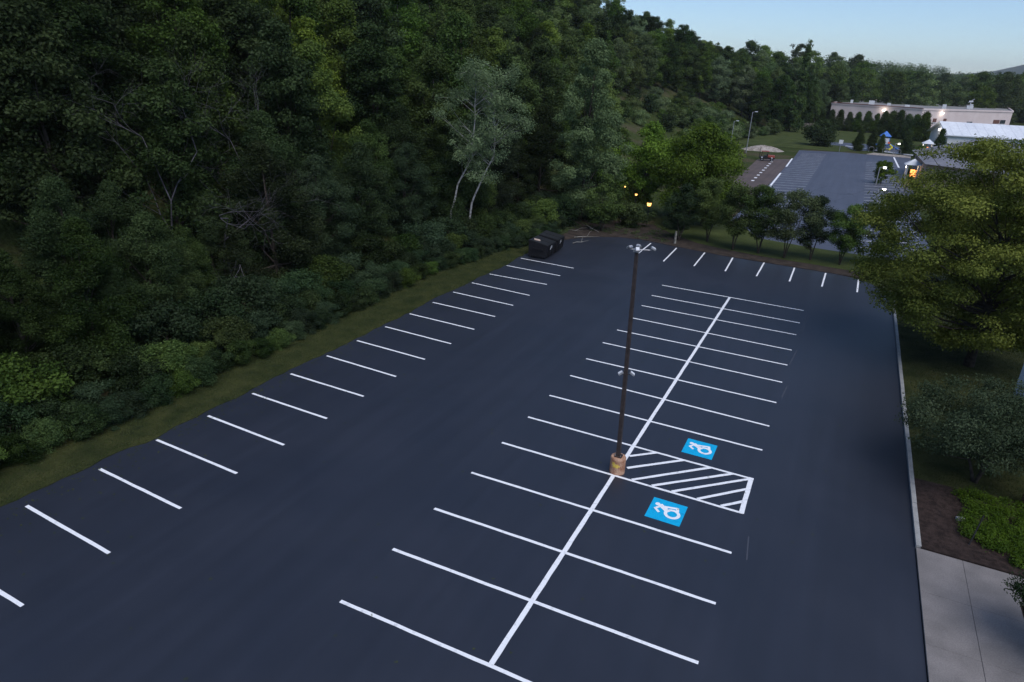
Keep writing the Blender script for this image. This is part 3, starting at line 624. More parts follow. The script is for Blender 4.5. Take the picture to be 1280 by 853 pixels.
# dead grey trees: bare recursive branching
def dead_tree(seed, H):
    rnd = random.Random(seed); mb = MB()
    def grow(p, d, L, r, lv):
        pts = [p]; dd = d.copy()
        for k in range(3):
            dd = (dd+Vector((rnd.uniform(-.25, .25), rnd.uniform(-.25, .25), rnd.uniform(-.08, .16)))).normalized(); pts.append(pts[-1]+dd*L/3)
        mb.tube(pts, [r, r*.85, r*.7, r*.55], 5, cap=False)
        if lv == 0: return
        for k in range(3 if lv > 1 else 4):
            a = rnd.uniform(0, 6.28); o = dd.orthogonal().normalized(); q = (Matrix.Rotation(a, 3, dd) @ o)
            nd = (dd*rnd.uniform(.5, .9)+q*rnd.uniform(.5, .9)).normalized()
            grow(pts[rnd.choice((1, 2, 3))] if k else pts[3], nd, L*rnd.uniform(.6, .8), r*.5, lv-1)
    grow(Vector((0, 0, -.3)), Vector((0.05, 0, 1)), H*0.42, 0.075, 5)
    return mb.me('trunk', MATS['dead_wood'], True)
dm = [dead_tree(5, 11), dead_tree(9, 10)]
for (x, y, k, lb) in ((-32.6, 16.6, 0, 'leftmost bare grey dead tree with forked twigs in the wood'), (-30.8, 19.0, 1, 'bare grey dead tree with arching twigs between two other dead trees'), (-32.0, 22.6, 0, 'rightmost bare grey dead tree of the three in the wood')):
    e = empty('dead_tree', (x, y, gz(x, y)), x, lb, 'tree', 'dead trees in the wood'); e.scale = (1.15, 1.15, 1.35 if k else 1.3); link('branches', dm[k], e)

# ------------------------------------------------------------------ the wooded hillside
rs = random.Random(21)
def scatter(rows, spacing, dmin, dmax, y0, y1, keep=lambda x, y: True, jit=0.28):
    pts = []; d = dmin; row = 1
    while d < dmax:
        y = y0 + rs.uniform(0, spacing)
        while y < y1:
            xx = float(edge_x(y)) - d + rs.uniform(-jit, jit)*spacing; yy = y + rs.uniform(-jit, jit)*spacing
            if keep(xx, yy): pts.append((xx, yy, row))
            y += spacing
        d += spacing*0.87; row += 1
    return pts
LBL_A = len(TREES)
ROWOF = {}
def remember(e, row): ROWOF[e.name] = row
key = lambda e: ROWOF[e.name]
L_NEAR = ['dark green tree', 'mid green tree', 'full dark green tree', 'bluish green tree']
G = 'trees of the wood on the left'
clear = lambda x, y: math.hypot(x+23.8, y-41) > 3.0 and math.hypot(x+19.6, y-58) > 4.5 and math.hypot(x+31.5, y-19.5) > 1.3
for x, y, rw in scatter(1, 5.2, 3.4, 9, -6, 66, clear):
    if in_view(x, y, 0, 12): 
        v = rs.choice((0, 0, 1, 2, 3) if y > 22 else (0, 0, 2, 2, 3)); remember(put_tree('broadleaf_tree', K['forest_near'][v], x, y, rs.uniform(0.62, 0.95)*(0.68 if 3 < y < 21 else 1), L_NEAR[v], 'tree', G), rw)  # low y: darker leaf variants put the gloom of the left side into colour
L_TALL = ['tall dark green tree', 'tall mid green tree', 'tall bright green tree', 'tall full green tree']
for x, y, rw in scatter(1, 6.4, 11, 48, -4, 100, clear):
    if in_view(x, y, gz(x, y)+5, gz(x, y)+17):
        v = rs.choice((0, 0, 1, 2, 3, 1) if y > 34 else (0, 0, 0, 0, 1)); remember(put_tree('hillside_tree', K['forest_tall'][v], x, y, rs.uniform(0.8, 1.12), L_TALL[v], 'tree', G), rw)  # near left mostly dark leaves, the dimness there carried by leaf colour
bare = lambda x, y: not (float(edge_x(y))-x < 27 and 84 < y < 225)
L_FAR = ['dark rounded tree', 'mid green tree', 'tall mid green tree', 'greyish green tree', 'light green tree']
for x, y, rw in scatter(1, 7.6, 3, 60, 100, 330, bare):
    if in_view(x, y, gz(x, y)+3, gz(x, y)+17):
        v = rs.choice((0, 0, 1, 1, 2, 3, 4)); remember(put_tree('upper_hillside_tree', K['forest_far'][v], x, y, rs.uniform(0.75, 1.0), L_FAR[v], 'tree', G), rw)
L_SH = ['mid green shrub', 'greyish shrub', 'dark shrub']
for x, y, rw in scatter(1, 4.6, 0.5, 25, 68, 214, lambda x, y: rs.random() < (0.16 if (float(edge_x(y))-x > 4 and 90 < y < 170) else 0.9)):
    if in_view(x, y, gz(x, y), gz(x, y)+4):
        v = rs.choice((0, 0, 1, 2)); remember(put_tree('slope_shrub', K['hill_shrub'][v], x, y, rs.uniform(0.6, 1.25), L_SH[v], 'shrub', 'shrubs on the open slope'), rw)
for (x, y, v, sc_, lb) in ((-27.5, 4.2, 2, 0.5, 'low dark tree leaning over the verge at the left edge of the picture'), (-25.6, 7.4, 0, 0.42, 'short dark tree just behind the shrubs near the left edge'), (-30.5, 9.0, 0, 0.62, 'dark tree filling the gap at the left edge of the wood'), (-27.0, 11.5, 2, 0.5, 'short dark tree right of the gap at the left edge')):
    put_tree('understorey_tree', K['forest_near'][v], x, y, sc_, lb, 'tree', G)
# undergrowth along the verge
L_UG = ['mid green shrub', 'bluish green shrub', 'dark shrub', 'cool green shrub']
for d0, s0, s1, st in ((0.1, 0.42, 0.6, 1.25), (1.5, 0.55, 0.85, 1.8), (3.3, 0.9, 1.35, 2.7)):
    y = -4.0
    while y < 58:
        x = -20.8 - 1.0*math.exp(-((y-27)/11)**2) + (1.2 if y > 42 else 0) - d0 + rs.uniform(-0.3, 0.3)
        if in_view(x, y, 0, 3) and not (y > 52 and d0 < 1):
            v = rs.randrange(4); remember(put_tree('verge_shrub', K['shrub'][v], x, y, rs.uniform(s0, s1), L_UG[v], 'shrub', 'shrubs along the grass verge'), d0)
        y += st*rs.uniform(0.8, 1.2)

# wood beyond the buildings
L_W = ['mid green tree', 'rounded green tree', 'greyish green tree', 'light green tree']
for row, (yy, sp) in enumerate(((345, 11), (372, 12), (408, 13), (450, 15))):
    x = -60.0 + row*4
    while x < 175:
        X = x + rs.uniform(-3, 3); Y = yy + 0.62*max(0, X-20) + rs.uniform(-6, 6)
        if in_view(X, Y, 0, 25, 30):
            v = rs.randrange(4); remember(put_tree('far_wood_tree', K['wood_far'][v], X, Y, rs.uniform(0.8, 1.12), L_W[v], 'tree', 'trees of the wood behind the buildings'), row)
        x += sp
by = lambda nm: [e for e in TREES if e.name.split('.')[0] == nm]
name_rows(by('broadleaf_tree'), key, lambda k: 'the %s row of the wood' % ordinal(k))
name_rows(by('hillside_tree'), key, lambda k: 'row %s up the wooded hillside' % ('one two three four five six seven eight nine ten'.split()[k-1]))
name_rows(by('upper_hillside_tree'), key, lambda k: 'row %s of the far hill' % ('one two three four five six seven eight nine ten'.split()[k-1]))
name_rows(by('slope_shrub'), key, lambda k: 'row %s of the open slope' % ('one two three four five six seven eight nine ten'.split()[k-1]))
name_rows(by('verge_shrub'), key, lambda k: {0.1: 'the row edging the grass verge', 1.5: 'the second row behind the verge', 3.3: 'the tall row behind the verge'}[k])
name_rows(by('far_wood_tree'), key, lambda k: 'the %s row beyond the beige building' % ordinal(k+1))
cs = []; crr = []
for i in range(900):
    Y = rs.uniform(520, 1300); X = rs.uniform(-0.25, 0.62)*Y
    cs.append((X, Y, gz(X, Y)+rs.uniform(2, 9))); crr.append(rs.uniform(7, 11))
o = link('distant_woodland', leaf_mesh('distant_woodland', cs, crr, 200, 0.9, 'leaf_mid', 91)); tag(o, 'distant woodland merging into one mass below the skyline', kind='stuff')

# ------------------------------------------------------------------ clipped evergreens and far garden
arb = [make_tree(401+i, 6.2, 2.0, 0.5, 'arbor', 80, 150, 0.12, 'leaf_conifer', 0.40, 0.12, limbs=3, lean=0.0, up=0.2, flat=1.1, wild=0, shell=0.7) for i in range(2)]
hedge = [make_tree(405+i, 9.5, 3.7, 1.0, 'arbor', 90, 150, 0.19, 'leaf_conifer', 0.36, 0.2, limbs=3, lean=0.0, up=0.2, flat=1.1, wild=0, shell=0.7) for i in range(2)]
n_ = 0
for k in range(7):
    t = k/6; put_tree('clipped_tree', hedge[k % 2], -6.5+17*t, 259-3*t, 0.62+0.04*(k % 3), ordinal(k+1)+' dark clipped evergreen from the left, before the beige building', 'tree', 'left row of clipped evergreens')
for k in range(6):
    t = k/5; put_tree('clipped_tree', hedge[k % 2], 12.4+10.6*t, 243-11*t, 0.76+0.04*(k % 3), ordinal(k+1)+' tall dark evergreen of the right hand row before the beige building', 'tree', 'right row of clipped evergreens')
for (x, y, s, lb) in ((6.6, 181, 0.85, 'solitary clipped evergreen left of the playset'), (9.6, 184.5, 0.8, 'clipped evergreen just left of the blue playset'), (11.6, 182, 0.68, 'lower clipped evergreen in front of the blue playset'), (17.0, 181, 0.92, 'narrow clipped evergreen right of the playset by the lamp'), (24.4, 189, 0.95, 'stout clipped evergreen at the gable of the white roofed building')):
    put_tree('evergreen', arb[0], x, y, s, lb, 'tree', 'evergreens round the playground', z=0)
one('yellow_shrub', 412, 19.6, 176, 'bright green shrub by the orange lit building corner', 2.6, 2.0, 0.1, 'round', 20, 110, 0.14, 'leaf_cover', 'shrub', clump=0.36, trunk_r=0.05, limbs=3, z=0)
one('great_shrub', 413, -2.2, 186, 'large dark rounded shrub left of the white sign', 6.2, 5.5, 0.1, 'round', 46, 130, 0.24, 'leaf_dark', 'shrub', clump=0.32, trunk_r=0.1, limbs=3, z=0)

# ------------------------------------------------------------------ buildings
def walls(mb, poly, z0, z1): return mb.prism(poly, z0, z1)
def beige():
    t = empty('beige_building', (0, 0, 0), 0, 'long low beige building with a flat roof and small brown windows', 'building')
    P = [(-5.5, 286), (4, 284), (24.5, 277.5), (57, 317), (66, 395), (0, 395)]
    MB().prism(P, -0.1, 7.6).build('wall', MATS['beige_wall'], t)
    cx, cy = 24, 330
    ins = [((x-cx)*0.985+cx, (y-cy)*0.99+cy) for x, y in P]
    MB().prism(ins, 7.6, 7.75).build('roof', MATS['flat_roof'], t)
    par = MB(); n = len(P)
    for i in range(n):
        a = Vector((*P[i], 0)); b_ = Vector((*P[(i+1) % n], 0)); d = (b_-a); L = d.length; ang = math.atan2(d.y, d.x); c = (a+b_)/2
        par.box((c.x, c.y, 7.9), (L-0.02*i, 0.4, 0.6), rz=ang)
    par.build('parapet', MATS['beige_wall'], t)
    cp = MB()
    for i in range(2):
        a = Vector((*P[i], 0)); b_ = Vector((*P[i+1], 0)); d = (b_-a); L = d.length; ang = math.atan2(d.y, d.x); c = (a+b_)/2
        cp.box((c.x, c.y-0.05, 8.27), (L, 0.7, 0.14), rz=ang)
    cp.build('coping', MATS['red_trim'], t)
    a = Vector((24.5, 277.5, 0)); b_ = Vector((57, 317, 0)); d = (b_-a).normalized(); nrm = Vector((d.y, -d.x, 0)); ang = math.atan2(d.y, d.x)
    for (f0, f1, z0, z1, mt) in ((0.13, 0.165, 3.6, 4.9, 'brown_window'), (0.24, 0.27, 3.6, 4.9, 'brown_window'), (0.50, 0.56, 3.3, 4.0, 'dark_glass'), (0.80, 0.87, 3.4, 4.8, 'brown_window'), (0.88, 0.94, 3.4, 4.8, 'dark_glass')):
        L = (Vector((57, 317, 0))-a).length; p0 = a+d*L*f0; p1 = a+d*L*f1; c = (p0+p1)/2+nrm*0.05
        w = MB().box((c.x, c.y, (z0+z1)/2), ((p1-p0).length, 0.16, z1-z0), rz=ang).build('window', MATS[mt], t)
        MB().box((c.x+nrm.x*0.05, c.y+nrm.y*0.05, z0-0.12), ((p1-p0).length+0.4, 0.2, 0.16), rz=ang).build('sill', MATS['white_wall'], w)
    for (x, y, w, h) in ((8, 300, 2, 1.6), (14, 296, 1.2, 1.2), (20, 292, 1.6, 1.0), (1, 296, 0.9, 1.6), (33, 305, 1.3, 1.6), (44, 330, 2.2, 1.2)):
        MB().box((x, y, 7.75+h/2), (w, w, h)).build('roof_vent', MATS['white_wall'], t)
    an = MB().tube([(42, 312, 7.7), (42, 312, 11)], 0.12, 6)
    an.box((42, 312, 10.8), (1.4, 0.3, 0.5)).box((42.5, 312, 9.6), (0.9, 0.3, 0.5)).tube([(41.2, 312, 10.3), (43, 312, 11.8)], 0.08, 5); an.build('antenna', MATS['white_wall'], t)
    for (p, nn) in (((a+d*(Vector((57, 317, 0))-a).length*0.2), nrm), ((Vector((12.5, 281.3, 0))), Vector((-0.3, -0.95, 0)))):
        c = p+nn*0.45
        MB().box((c.x, c.y, 6.7), (0.9, 0.5, 0.45), rz=ang).build('wall_lamp', MATS['white_glow'], t)
        l = bpy.data.lights.new('wall_light', 'POINT'); l.energy = 90; l.color = (1, 0.9, 0.78); l.shadow_soft_size = 0.3
        lo = bpy.data.objects.new('wall_light', l); COL.objects.link(lo); lo.location = (c.x+nn.x*1.0, c.y+nn.y*1.0, 6.6); lo.parent = t
beige()
def white_building():
    t = empty('white_building', (0, 0, 0), 0, 'long gabled building with a white metal roof and white walls', 'building')
    # long axis u from the left gable to the right
    o = Vector((26.2, 193.9, 0)); u = Vector((0.985, 0.172, 0)); v = Vector((-0.172, 0.985, 0)); L = 75; W = 16; e = 4.4; r = 7.0
    def q(a, b_, z): p = o+u*a+v*b_; return (p.x, p.y, z)
    MB().add([q(0, 0, 0), q(L, 0, 0), q(L, W, 0), q(0, W, 0), q(0, 0, e), q(L, 0, e), q(L, W, e), q(0, W, e), q(0, W/2, r), q(L, W/2, r)],
             [(0, 1, 5, 4), (1, 2, 6, 9, 5), (2, 3, 7, 6), (3, 0, 4, 8, 7)]).build('wall', MATS['white_wall'], t)
    k = (r-e)/(W/2); ov = 0.6
    for s in (0, 1):
        b0, b1 = (-ov, W/2) if s == 0 else (W+ov, W/2); z0 = e-ov*k+0.06
        mb = MB().add([q(-1.0, b0, z0), q(L+1, b0, z0), q(L+1, b1, r+0.06), q(-0.7, b1, r+0.06), q(-0.7, b0, z0+0.22), q(L+1, b0, z0+0.22), q(L+1, b1, r+0.28), q(-0.7, b1, r+0.28)],
             [(0, 1, 2, 3), (7, 6, 5, 4), (0, 4, 5, 1), (1, 5, 6, 2), (2, 6, 7, 3), (3, 7, 4, 0)])
        rf = mb.build('roof', MATS['white_roof'], t)
        if s == 0:
            for j in range(38):
                a = 1+j*2; n = Vector((0, 0, 1))
                p0 = Vector(q(a, b0, z0+0.24)); p1 = Vector(q(a, b1, r+0.30)); 
                MB().tube([p0, p1], 0.025, 4).build('seam', MATS['white_roof'], rf)
    p = Vector(q(L*0.0, W*0.35, 0)); 
    MB().add([q(-0.06, 4.4, 3.3), q(-0.06, 6.2, 3.3), q(-0.06, 6.2, 6.2), q(-0.06, 4.4, 5.4)], [(0, 1, 2, 3)]).build('window', MATS['dark_glass'], t)
    for j in range(6):
        c = Vector(q(26+j*7, -0.05, 2.2)); MB().box(c, (1.8, 0.14, 1.4), rz=math.atan2(u.y, u.x)).build('window', MATS['dark_glass'], t)
    w = Vector(q(-0.4, 7.5, 0))
    MB().box((w.x, w.y, 5.2), (0.3, 0.3, 0.4)).build('wall_lamp', MATS['white_glow'], t)
    l = bpy.data.lights.new('wall_light', 'POINT'); l.energy = 120; l.color = (1, 0.95, 0.85); l.shadow_soft_size = 0.3
    lo = bpy.data.objects.new('wall_light', l); COL.objects.link(lo); lo.location = (w.x-1.2, w.y-0.5, 5.4); lo.parent = t
white_building()
def grey_building():
    t = empty('grey_roofed_building', (0, 0, 0), 0, 'low building with a wide grey shingled roof behind the shade tree', 'building')
    A = (15.9, 142, 4); E = (16.6, 116, 4); B = (29.2, 154.5, 6.6); C_ = (33.0, 141, 6.6); D = (33, 108, 4); G_ = (47, 150, 4); H_ = (38, 168, 4)
    MB().add([A, E, D, G_, H_, B, C_], [(0, 1, 6, 5), (1, 2, 6), (2, 3, 6), (3, 4, 5, 6), (4, 0, 5)]).build('roof', MATS['grey_shingle'], t)
    foot = [(16.6, 141.4), (17.2, 116.8), (32.6, 109), (46.2, 150), (37.8, 167)]
    MB().prism(foot, -0.1, 3.95).build('wall', MATS['tan_wall'], t)
    for (x, y, z, h) in ((25.0, 138, 5.2, 0.9), (28.2, 146, 6.2, 0.8), (29.6, 142, 6.2, 1.0), (30.0, 139, 6.0, 0.9), (20.2, 143, 4.7, 0.7)):
        MB().tube([(x, y, z-0.6), (x, y, z+h)], 0.16, 8).box((x, y, z+h), (0.55, 0.55, 0.3)).build('roof_vent', MATS['white_wall'] if x > 24 else MATS['black_plastic'], t)
    MB().box((17.1, 130.5, 1.8), (0.12, 1.4, 2.0)).build('door', MATS['brown_window'], t)
grey_building()
def kiosk(name, loc, label):
    t = empty(name, loc, 0, label, 'porch')
    for x in (-0.9, 0.9):
        for y in (-0.9, 0.9): MB().box((x, y, 1.35), (0.3, 0.3, 2.7)).build('post', MATS['white_wall'], t, bevel=0.02)
    MB().add([(-1.4, -1.4, 2.7), (1.4, -1.4, 2.7), (1.4, 1.4, 2.7), (-1.4, 1.4, 2.7), (0, 0, 3.7)], [(0, 1, 4), (1, 2, 4), (2, 3, 4), (3, 0, 4), (3, 2, 1, 0)]).build('roof', MATS['white_roof'], t)
    MB().box((0.25, 0.6, 1.2), (0.9, 0.1, 1.2)).build('lit_panel', MATS['orange_glow'], t)
    MB().box((-1.02, -0.6, 2.3), (0.22, 0.22, 0.3)).build('lamp', MATS['white_glow'], t)
    l = bpy.data.lights.new('porch_light', 'POINT'); l.energy = 45; l.color = (1, 0.8, 0.55); l.shadow_soft_size = 0.2
    lo = bpy.data.objects.new('porch_light', l); COL.objects.link(lo); lo.location = (0, -0.3, 2.2); lo.parent = t
kiosk('entrance_porch', (15.8, 127.6, 0), 'small white entrance porch glowing orange beside the far lot')
kiosk('rear_porch', (21.6, 184.0, 0), 'small orange lit porch below the gable of the white roofed building')

# corner of the near building at the right edge
t = empty('near_building', (0, 0, 0), 0, 'corner of a white and brown building behind the ornamental tree at the right edge', 'building')
MB().box((20.0, 21.6, 4.3), (10, 2.6, 3.4)).build('wall', MATS['white_wall'], t, bevel=0.02)
MB().box((21.4, 21.5, 1.3), (10, 2.2, 2.6)).build('brick_base', MATS['brick_brown'], t)
MB().box((20.25, 21.6, 6.12), (10.6, 3.2, 0.25)).build('roof', MATS['flat_roof'], t, bevel=0.02)
MB().tube([(15.35, 17.0, 0), (15.35, 17.0, 2.48)], [0.34, 0.30], 20).build('pillar', MATS['brick_brown'], t, smooth=True)
MB().box((15.6, 18.6, 2.6), (0.7, 3.9, 0.24)).build('beam', MATS['brick_brown'], t)

# ------------------------------------------------------------------ far furniture
def far_lamp(x, y, h, label, lit=False, gl='white_glow', lean=0.0):
    t = empty('street_lamp', (x, y, gz(x, y)), 0, label, 'street lamp', 'lamp posts round the far lot')
    MB().tube([(0, 0, 0), (0, 0, h)], [0.11, 0.07], 8).build('pole', MATS['grey_metal'], t)
    MB().tube([(0, 0, h-0.1), (0.5, 0, h+0.1)], 0.05, 6).build('arm', MATS['grey_metal'], t)
    hd = MB().box((0.75, 0, h+0.1), (0.6, 0.3, 0.14)).build('lamp_head', MATS['lens'], t, bevel=0.03)
    if lit: MB().box((0.75, 0, h-0.02), (0.42, 0.4, 0.26)).build('lamp_glass', MATS[gl], hd)
far_lamp(-15.6, 150.5, 8.7, 'taller grey lamp post at the foot of the shrubby slope')
far_lamp(-20.2, 157.0, 6.2, 'shorter grey lamp post left of the taller one on the slope')
far_lamp(10.35, 116.5, 2.9, 'lit lamp post beside the small round tree in the far lot', True)
far_lamp(10.3, 100, 1.5, 'short lit lamp in the near end of the far lot', True)
far_lamp(14.4, 178, 2.6, 'lit lamp beside the blue playset', True)
t = empty('road_sign', (2.7, 172.9, 0), 0, 'small white square sign at the end of the far lot', 'sign')
MB().tube([(0, 0, 0), (0, 0, 2.1)], 0.06, 6).build('post', MATS['grey_metal'], t); MB().box((0, -0.07, 2.3), (0.9, 0.06, 0.9)).build('panel', MATS['white_sticker'], t)
def rack(x, y, label):
    t = empty('bike_rack', (x, y, 0), 0.4, label, 'bike rack', 'hoops on the strip beyond the far lot')
    MB().tube([(-.6, 0, 0), (-.6, 0, .9), (-.35, 0, 1.15), (.35, 0, 1.15), (.6, 0, .9), (.6, 0, 0)], 0.05, 6).build('hoop', MATS['grey_metal'], t)
rack(9.6, 180.5, 'left grey metal hoop beyond the far lot'); rack(12.6, 179.6, 'middle grey metal hoop beyond the far lot'); rack(15.4, 178.6, 'right grey metal hoop beyond the far lot')
def cart():
    t = empty('utility_cart', (-9.6, 137.6, 0), 0.12, 'dark utility cart with a reddish bed parked at the end of the brown drive', 'cart')
    MB().box((0, 0, 0.62), (2.9, 1.4, 0.35)).build('body', MATS['black_steel'], t, bevel=0.05)
    MB().box((0.75, 0, 0.95), (1.3, 1.4, 0.4)).build('cargo_bed', MATS['red_paint'], t, bevel=0.04)
    MB().box((-0.35, 0, 0.95), (0.55, 1.2, 0.3)).build('seat', MATS['black_plastic'], t, bevel=0.05)
    MB().box((-0.1, 0, 1.25), (0.12, 1.2, 0.5)).build('seat_back', MATS['black_plastic'], t, bevel=0.03)
    for x in (-1.2, 0.05):
        for y in (-0.62, 0.62): MB().tube([(x, y, 0.8), (x*0.85, y, 1.85)], 0.035, 6).build('roof_post', MATS['black_steel'], t)
    MB().box((-0.5, 0, 1.88), (1.5, 1.4, 0.08)).build('roof', MATS['red_paint'], t, bevel=0.02)
    for x in (-0.95, 0.95):
        for y in (-0.68, 0.68):
            w = MB().tube([(x, y-0.12, 0.32), (x, y+0.12, 0.32)], 0.32, 16).build('wheel', MATS['black_plastic'], t)
            MB().tube([(x, y-0.14, 0.32), (x, y+0.14, 0.32)], 0.15, 10).build('rim', MATS['grey_metal'], w)
    for x in (-1.0, 0.9): MB().box((x, -0.73, 0.72), (0.3, 0.06, 0.16)).build('reflector', MATS['lens'], t)
    MB().tube([(-1.5, 0.4, 0.5), (-1.5, 0.4, 2.6)], 0.05, 6).build('mast', MATS['black_steel'], t)
cart()
def pile():
    n, m_ = 40, 12; V = []; F = []; rnd = random.Random(3)
    for j in range(m_):
        for i in range(n):
            a = 2*math.pi*i/n; r = j/(m_-1); h = 1.1*(1-r**1.6)*(1+0.35*math.sin(3*a+1)*r)
            k = 1+0.12*math.sin(2*a+0.5)+0.06*math.sin(7*a)+rnd.uniform(-.03, .03)
            V.append((r*4.6*k*math.cos(a), r*3.0*k*math.sin(a), h+rnd.uniform(-.07, .07)*(1-r)-0.1*r))
    for j in range(m_-1):
        for i in range(n): F.append((j*n+i, j*n+(i+1) % n, (j+1)*n+(i+1) % n, (j+1)*n+i))
    o = link('gravel_pile', mesh('gravel_pile', V, F, MATS['gravel'], True)); o.location = (-13.4, 160, 0); o.rotation_euler.z = 0.2
    tag(o, 'pale low heap of gravel and earth on the grass behind the cart', 'gravel pile')
pile()
def playset():
    t = empty('playset', (12.3, 191, 0), 0.2, 'blue and white playground climbing frame with slides', 'playset'); t.scale = (0.75, 0.75, 0.72)
    for x in (-1.2, 1.2):
        for y in (-1.2, 1.2): MB().tube([(x, y, 0), (x, y, 4.6)], 0.1, 8).build('post', MATS['playset_blue'], t)
    MB().box((0, 0, 1.8), (2.6, 2.6, 0.15)).build('deck', MATS['playset_blue'], t)
    MB().add([(-1.6, -1.6, 4.5), (1.6, -1.6, 4.5), (1.6, 1.6, 4.5), (-1.6, 1.6, 4.5), (0, 0, 6.3)], [(0, 1, 4), (1, 2, 4), (2, 3, 4), (3, 0, 4), (3, 2, 1, 0)]).build('roof', MATS['playset_blue'], t)
    for (x, y, rz) in ((0, -1.25, 0), (1.25, 0, 1.57), (-1.25, 0, 1.57)):
        MB().box((x, y, 2.9), (2.2, 0.1, 2.0), rz=rz).build('side_panel', MATS['playset_white'], t)
    for (sx, rz, mt) in ((-1, 0, 'playset_blue'), (1, 0, 'playset_blue')):
        mb = MB(); pts = [(sx*1.3, -0.5, 2.0), (sx*2.6, -0.7, 1.4), (sx*4.0, -0.9, 0.5), (sx*4.8, -1.0, 0.35)]
        for off, hh in ((-.4, .12), (.4, .12), (0, 0)): mb.tube([(p[0], p[1]+off, p[2]+hh) for p in pts], 0.12 if off else 0.3, 6)
        mb.build('slide', MATS[mt], t)
    MB().box((1.2, -1.35, 2.4), (0.7, 0.1, 0.6)).build('window_panel', MATS['playset_red'], t)
    mb = MB().tube([(0.9, -1.6, 0.2), (1.5, -2.6, 0.2), (2.3, -2.2, 1.0), (1.6, -1.6, 1.7)], 0.35, 8); mb.build('tube_tunnel', MATS['playset_yellow'], t)
playset()
# glowing garden lamps behind the soil bank
for (x, y, h, s, lb) in ((-13.3, 62.8, 1.75, 0.26, 'brightest warm garden lamp seen through the trees beside the soil bank'), (-14.8, 62.4, 2.8, 0.14, 'small warm garden lamp left of the brightest one'), (-16.1, 62.1, 3.6, 0.10, 'faint warm garden lamp farthest left under the trees')):
    t = empty('garden_lamp', (x, y, gz(x, y)), 0, lb, 'lamp', 'warm lamps under the trees')
    MB().tube([(0, 0, 0), (0, 0, h)], 0.05, 8).build('post', MATS['black_steel'], t)
    MB().tube([(0, 0, h), (0, 0, h+s*1.4)], [s*0.7, s], 10).build('globe', MATS['warm_glow'], t)
    MB().tube([(0, 0, h+s*1.4), (0, 0, h+s*1.9)], [s*1.1, 0.04], 10).build('cap', MATS['black_steel'], t)

# post, stake, drain stub and fallen wood
t = MB().tube([(-7.9, 53.6, 0), (-7.9, 53.6, 1.25)], [0.12, 0.10], 8).build('wooden_post', MATS['pale_bark']); tag(t, 'short weathered wooden post at the end of a stall line', 'post')
t = MB().tube([(12.85, 13.0, 0.08), (13.12, 13.55, 1.15)], 0.025, 6).build('garden_stake', MATS['black_steel']); tag(t, 'thin dark stake leaning in the green ground cover', 'stake')
t = MB().box((12.72, 14.6, 0.16), (0.30, 0.16, 0.12), rz=0.3).build('valve_box', MATS['curb_concrete'], bevel=0.02); tag(t, 'small grey box at the edge of the ground cover', 'utility box')
for i, (x, y, a, L, lb) in enumerate(((-17.0, 49.6, 0.6, 2.6, 'pale fallen branch nearest the rear dumpster'), (-18.6, 52.0, -0.7, 3.0, 'forked pale dead branch leaning on the soil bank'), (-16.2, 47.2, 0.9, 1.9, 'thin pale stick at the asphalt corner by the dumpsters'), (-15.8, 53.4, 2.6, 2.0, 'thin fallen stick under the sapling'))):
    mb = MB(); rnd = random.Random(i); p = [Vector((0, 0, 0.1))]
    for k in range(4): p.append(p[-1]+Vector((L/4, rnd.uniform(-.15, .15), rnd.uniform(0, .3) if i == 1 else rnd.uniform(-.02, .06))))
    mb.tube(p, [0.035, 0.03, 0.026, 0.018, 0.01], 6); mb.tube([p[2], p[2]+Vector((0.4, 0.5, 0.35)), p[2]+Vector((0.7, 0.9, 0.4))], [0.02, 0.014, 0.006], 5)
    o = mb.build('fallen_branch', MATS['pale_bark']); o.location = (x, y, 0.03); o.rotation_euler.z = a; tag(o, lb, 'branch', 'fallen branches')

# ------------------------------------------------------------------ grass blades, ground cover, litter (uncountable)
def blades(name, pts, h, w, mat, label, seed):
    rng = np.random.default_rng(seed); P = np.array(pts); n = len(P)
    a = rng.uniform(0, 2*np.pi, n); hh = h*rng.uniform(0.5, 1.3, n); dx = np.cos(a)*w; dy = np.sin(a)*w
    lx = rng.normal(size=n)*h*0.5; ly = rng.normal(size=n)*h*0.5
    V = np.empty((n, 3, 3)); V[:, 0] = P-np.stack([dx, dy, 0*dx], 1); V[:, 1] = P+np.stack([dx, dy, 0*dx], 1); V[:, 2] = P+np.stack([lx, ly, hh], 1)
    me = bpy.data.meshes.new(name); me.vertices.add(n*3); me.vertices.foreach_set('co', V.astype(np.float32).ravel())
    me.loops.add(n*3); me.loops.foreach_set('vertex_index', np.arange(n*3, dtype=np.int32)); me.polygons.add(n); me.polygons.foreach_set('loop_start', np.arange(0, n*3, 3, dtype=np.int32))
    me.materials.append(MATS[mat]); me.update(calc_edges=True); o = link(name, me); tag(o, label, kind='stuff'); return o
rng = np.random.default_rng(4); n = 90000
yy = rng.uniform(-6, 46, n); le = np.interp(yy, [p[1] for p in left_edge], [p[0] for p in left_edge])
fr = rng.random(n); xx = le + 0.05 - fr*3.4
blades('grass', np.stack([xx, yy, np.full(n, 0.02)], 1), 0.07, 0.012, 'grass_blade', 'short mown grass along the left edge of the lot', 5)
n = 60000; xx = rng.uniform(11.35, 19, n); yy = rng.uniform(17.2, 48, n)
blades('lawn_grass', np.stack([xx, yy, np.full(n, 0.09)], 1), 0.07, 0.014, 'grass_blade', 'mown grass of the east lawn beside the kerb', 6)
cs = []; crr = []
for i in range(480):
    x = rs.uniform(12.75, 17.5); y = rs.uniform(12.2, 16.9)
    lim = 12.8 + 0.3*math.sin(y*2.1) + max(0, (13.4-y))*1.25 
    if x > lim: cs.append((x, y, 0.22+rs.uniform(-0.03, 0.1))); crr.append(rs.uniform(0.18, 0.3))
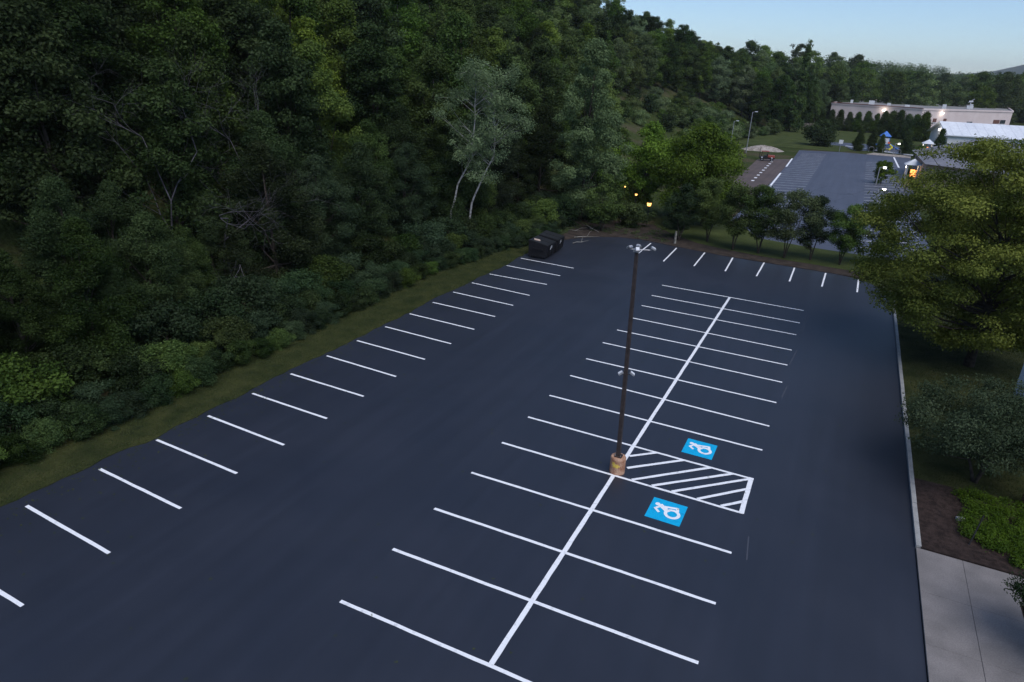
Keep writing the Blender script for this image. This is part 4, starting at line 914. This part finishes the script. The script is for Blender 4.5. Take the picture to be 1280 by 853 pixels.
o = link('ground_cover', leaf_mesh('ground_cover', cs, crr, 110, 0.035, 'leaf_cover', 17, flat=0.7, up=1.2)); tag(o, 'bright green leafy ground cover in the bed by the pavement', kind='stuff')
cs = []; crr = []
for i in range(320):
    y = rs.uniform(44, 60); x = rs.uniform(-20.5, -8.5) if y > 53.5 else rs.uniform(-21, -18.6)
    cs.append((x, y, 0.12)); crr.append(rs.uniform(0.2, 0.5))
for i in range(260):
    y = rs.uniform(-4, 46); cs.append((-21.6-0.9*math.exp(-((y-27)/11)**2)+rs.uniform(-.5, .35), y, 0.14)); crr.append(rs.uniform(0.15, 0.35))
o = link('weeds', leaf_mesh('weeds', cs, crr, 30, 0.05, 'leaf_mid', 18, flat=0.5, up=0.8)); tag(o, 'low weeds along the foot of the wood and on the soil bank', kind='stuff')

# small litter: fallen leaves along the verge and a few specks on the lot
cs = []
for i in range(900):
    y = rs.uniform(-6, 44); k = rs.random()
    x = -18.3 + (rs.expovariate(1.3) if k < 0.75 else rs.uniform(0, 28))
    if x < 11: cs.append((x, y, 0.02))
for i in range(250): cs.append((rs.uniform(-16, 10), 51 - rs.expovariate(1.2), 0.02))
o = link('leaf_litter', leaf_mesh('leaf_litter', cs, [0.05]*len(cs), 8, 0.016, 'leaf_olive', 23, flat=0.1, up=3)); tag(o, 'small fallen leaves and specks scattered over the asphalt edge', kind='stuff')

# evening haze
hz = bpy.data.materials.new('haze'); hz.use_nodes = True; nt = hz.node_tree; nt.nodes.clear()
pv = nt.nodes.new('ShaderNodeVolumePrincipled'); pv.inputs['Color'].default_value = (0.93, 0.96, 1.0, 1); pv.inputs['Density'].default_value = 0.00009; pv.inputs['Anisotropy'].default_value = 0.2
om = nt.nodes.new('ShaderNodeOutputMaterial'); nt.links.new(pv.outputs[0], om.inputs['Volume'])
mb = MB().prism([(-7000, -3500), (7000, -3500), (7000, 10000), (-7000, 10000)], -8, 270)
o = link('haze', mb.me('haze', hz)); tag(o, 'thin evening haze', kind='stuff')
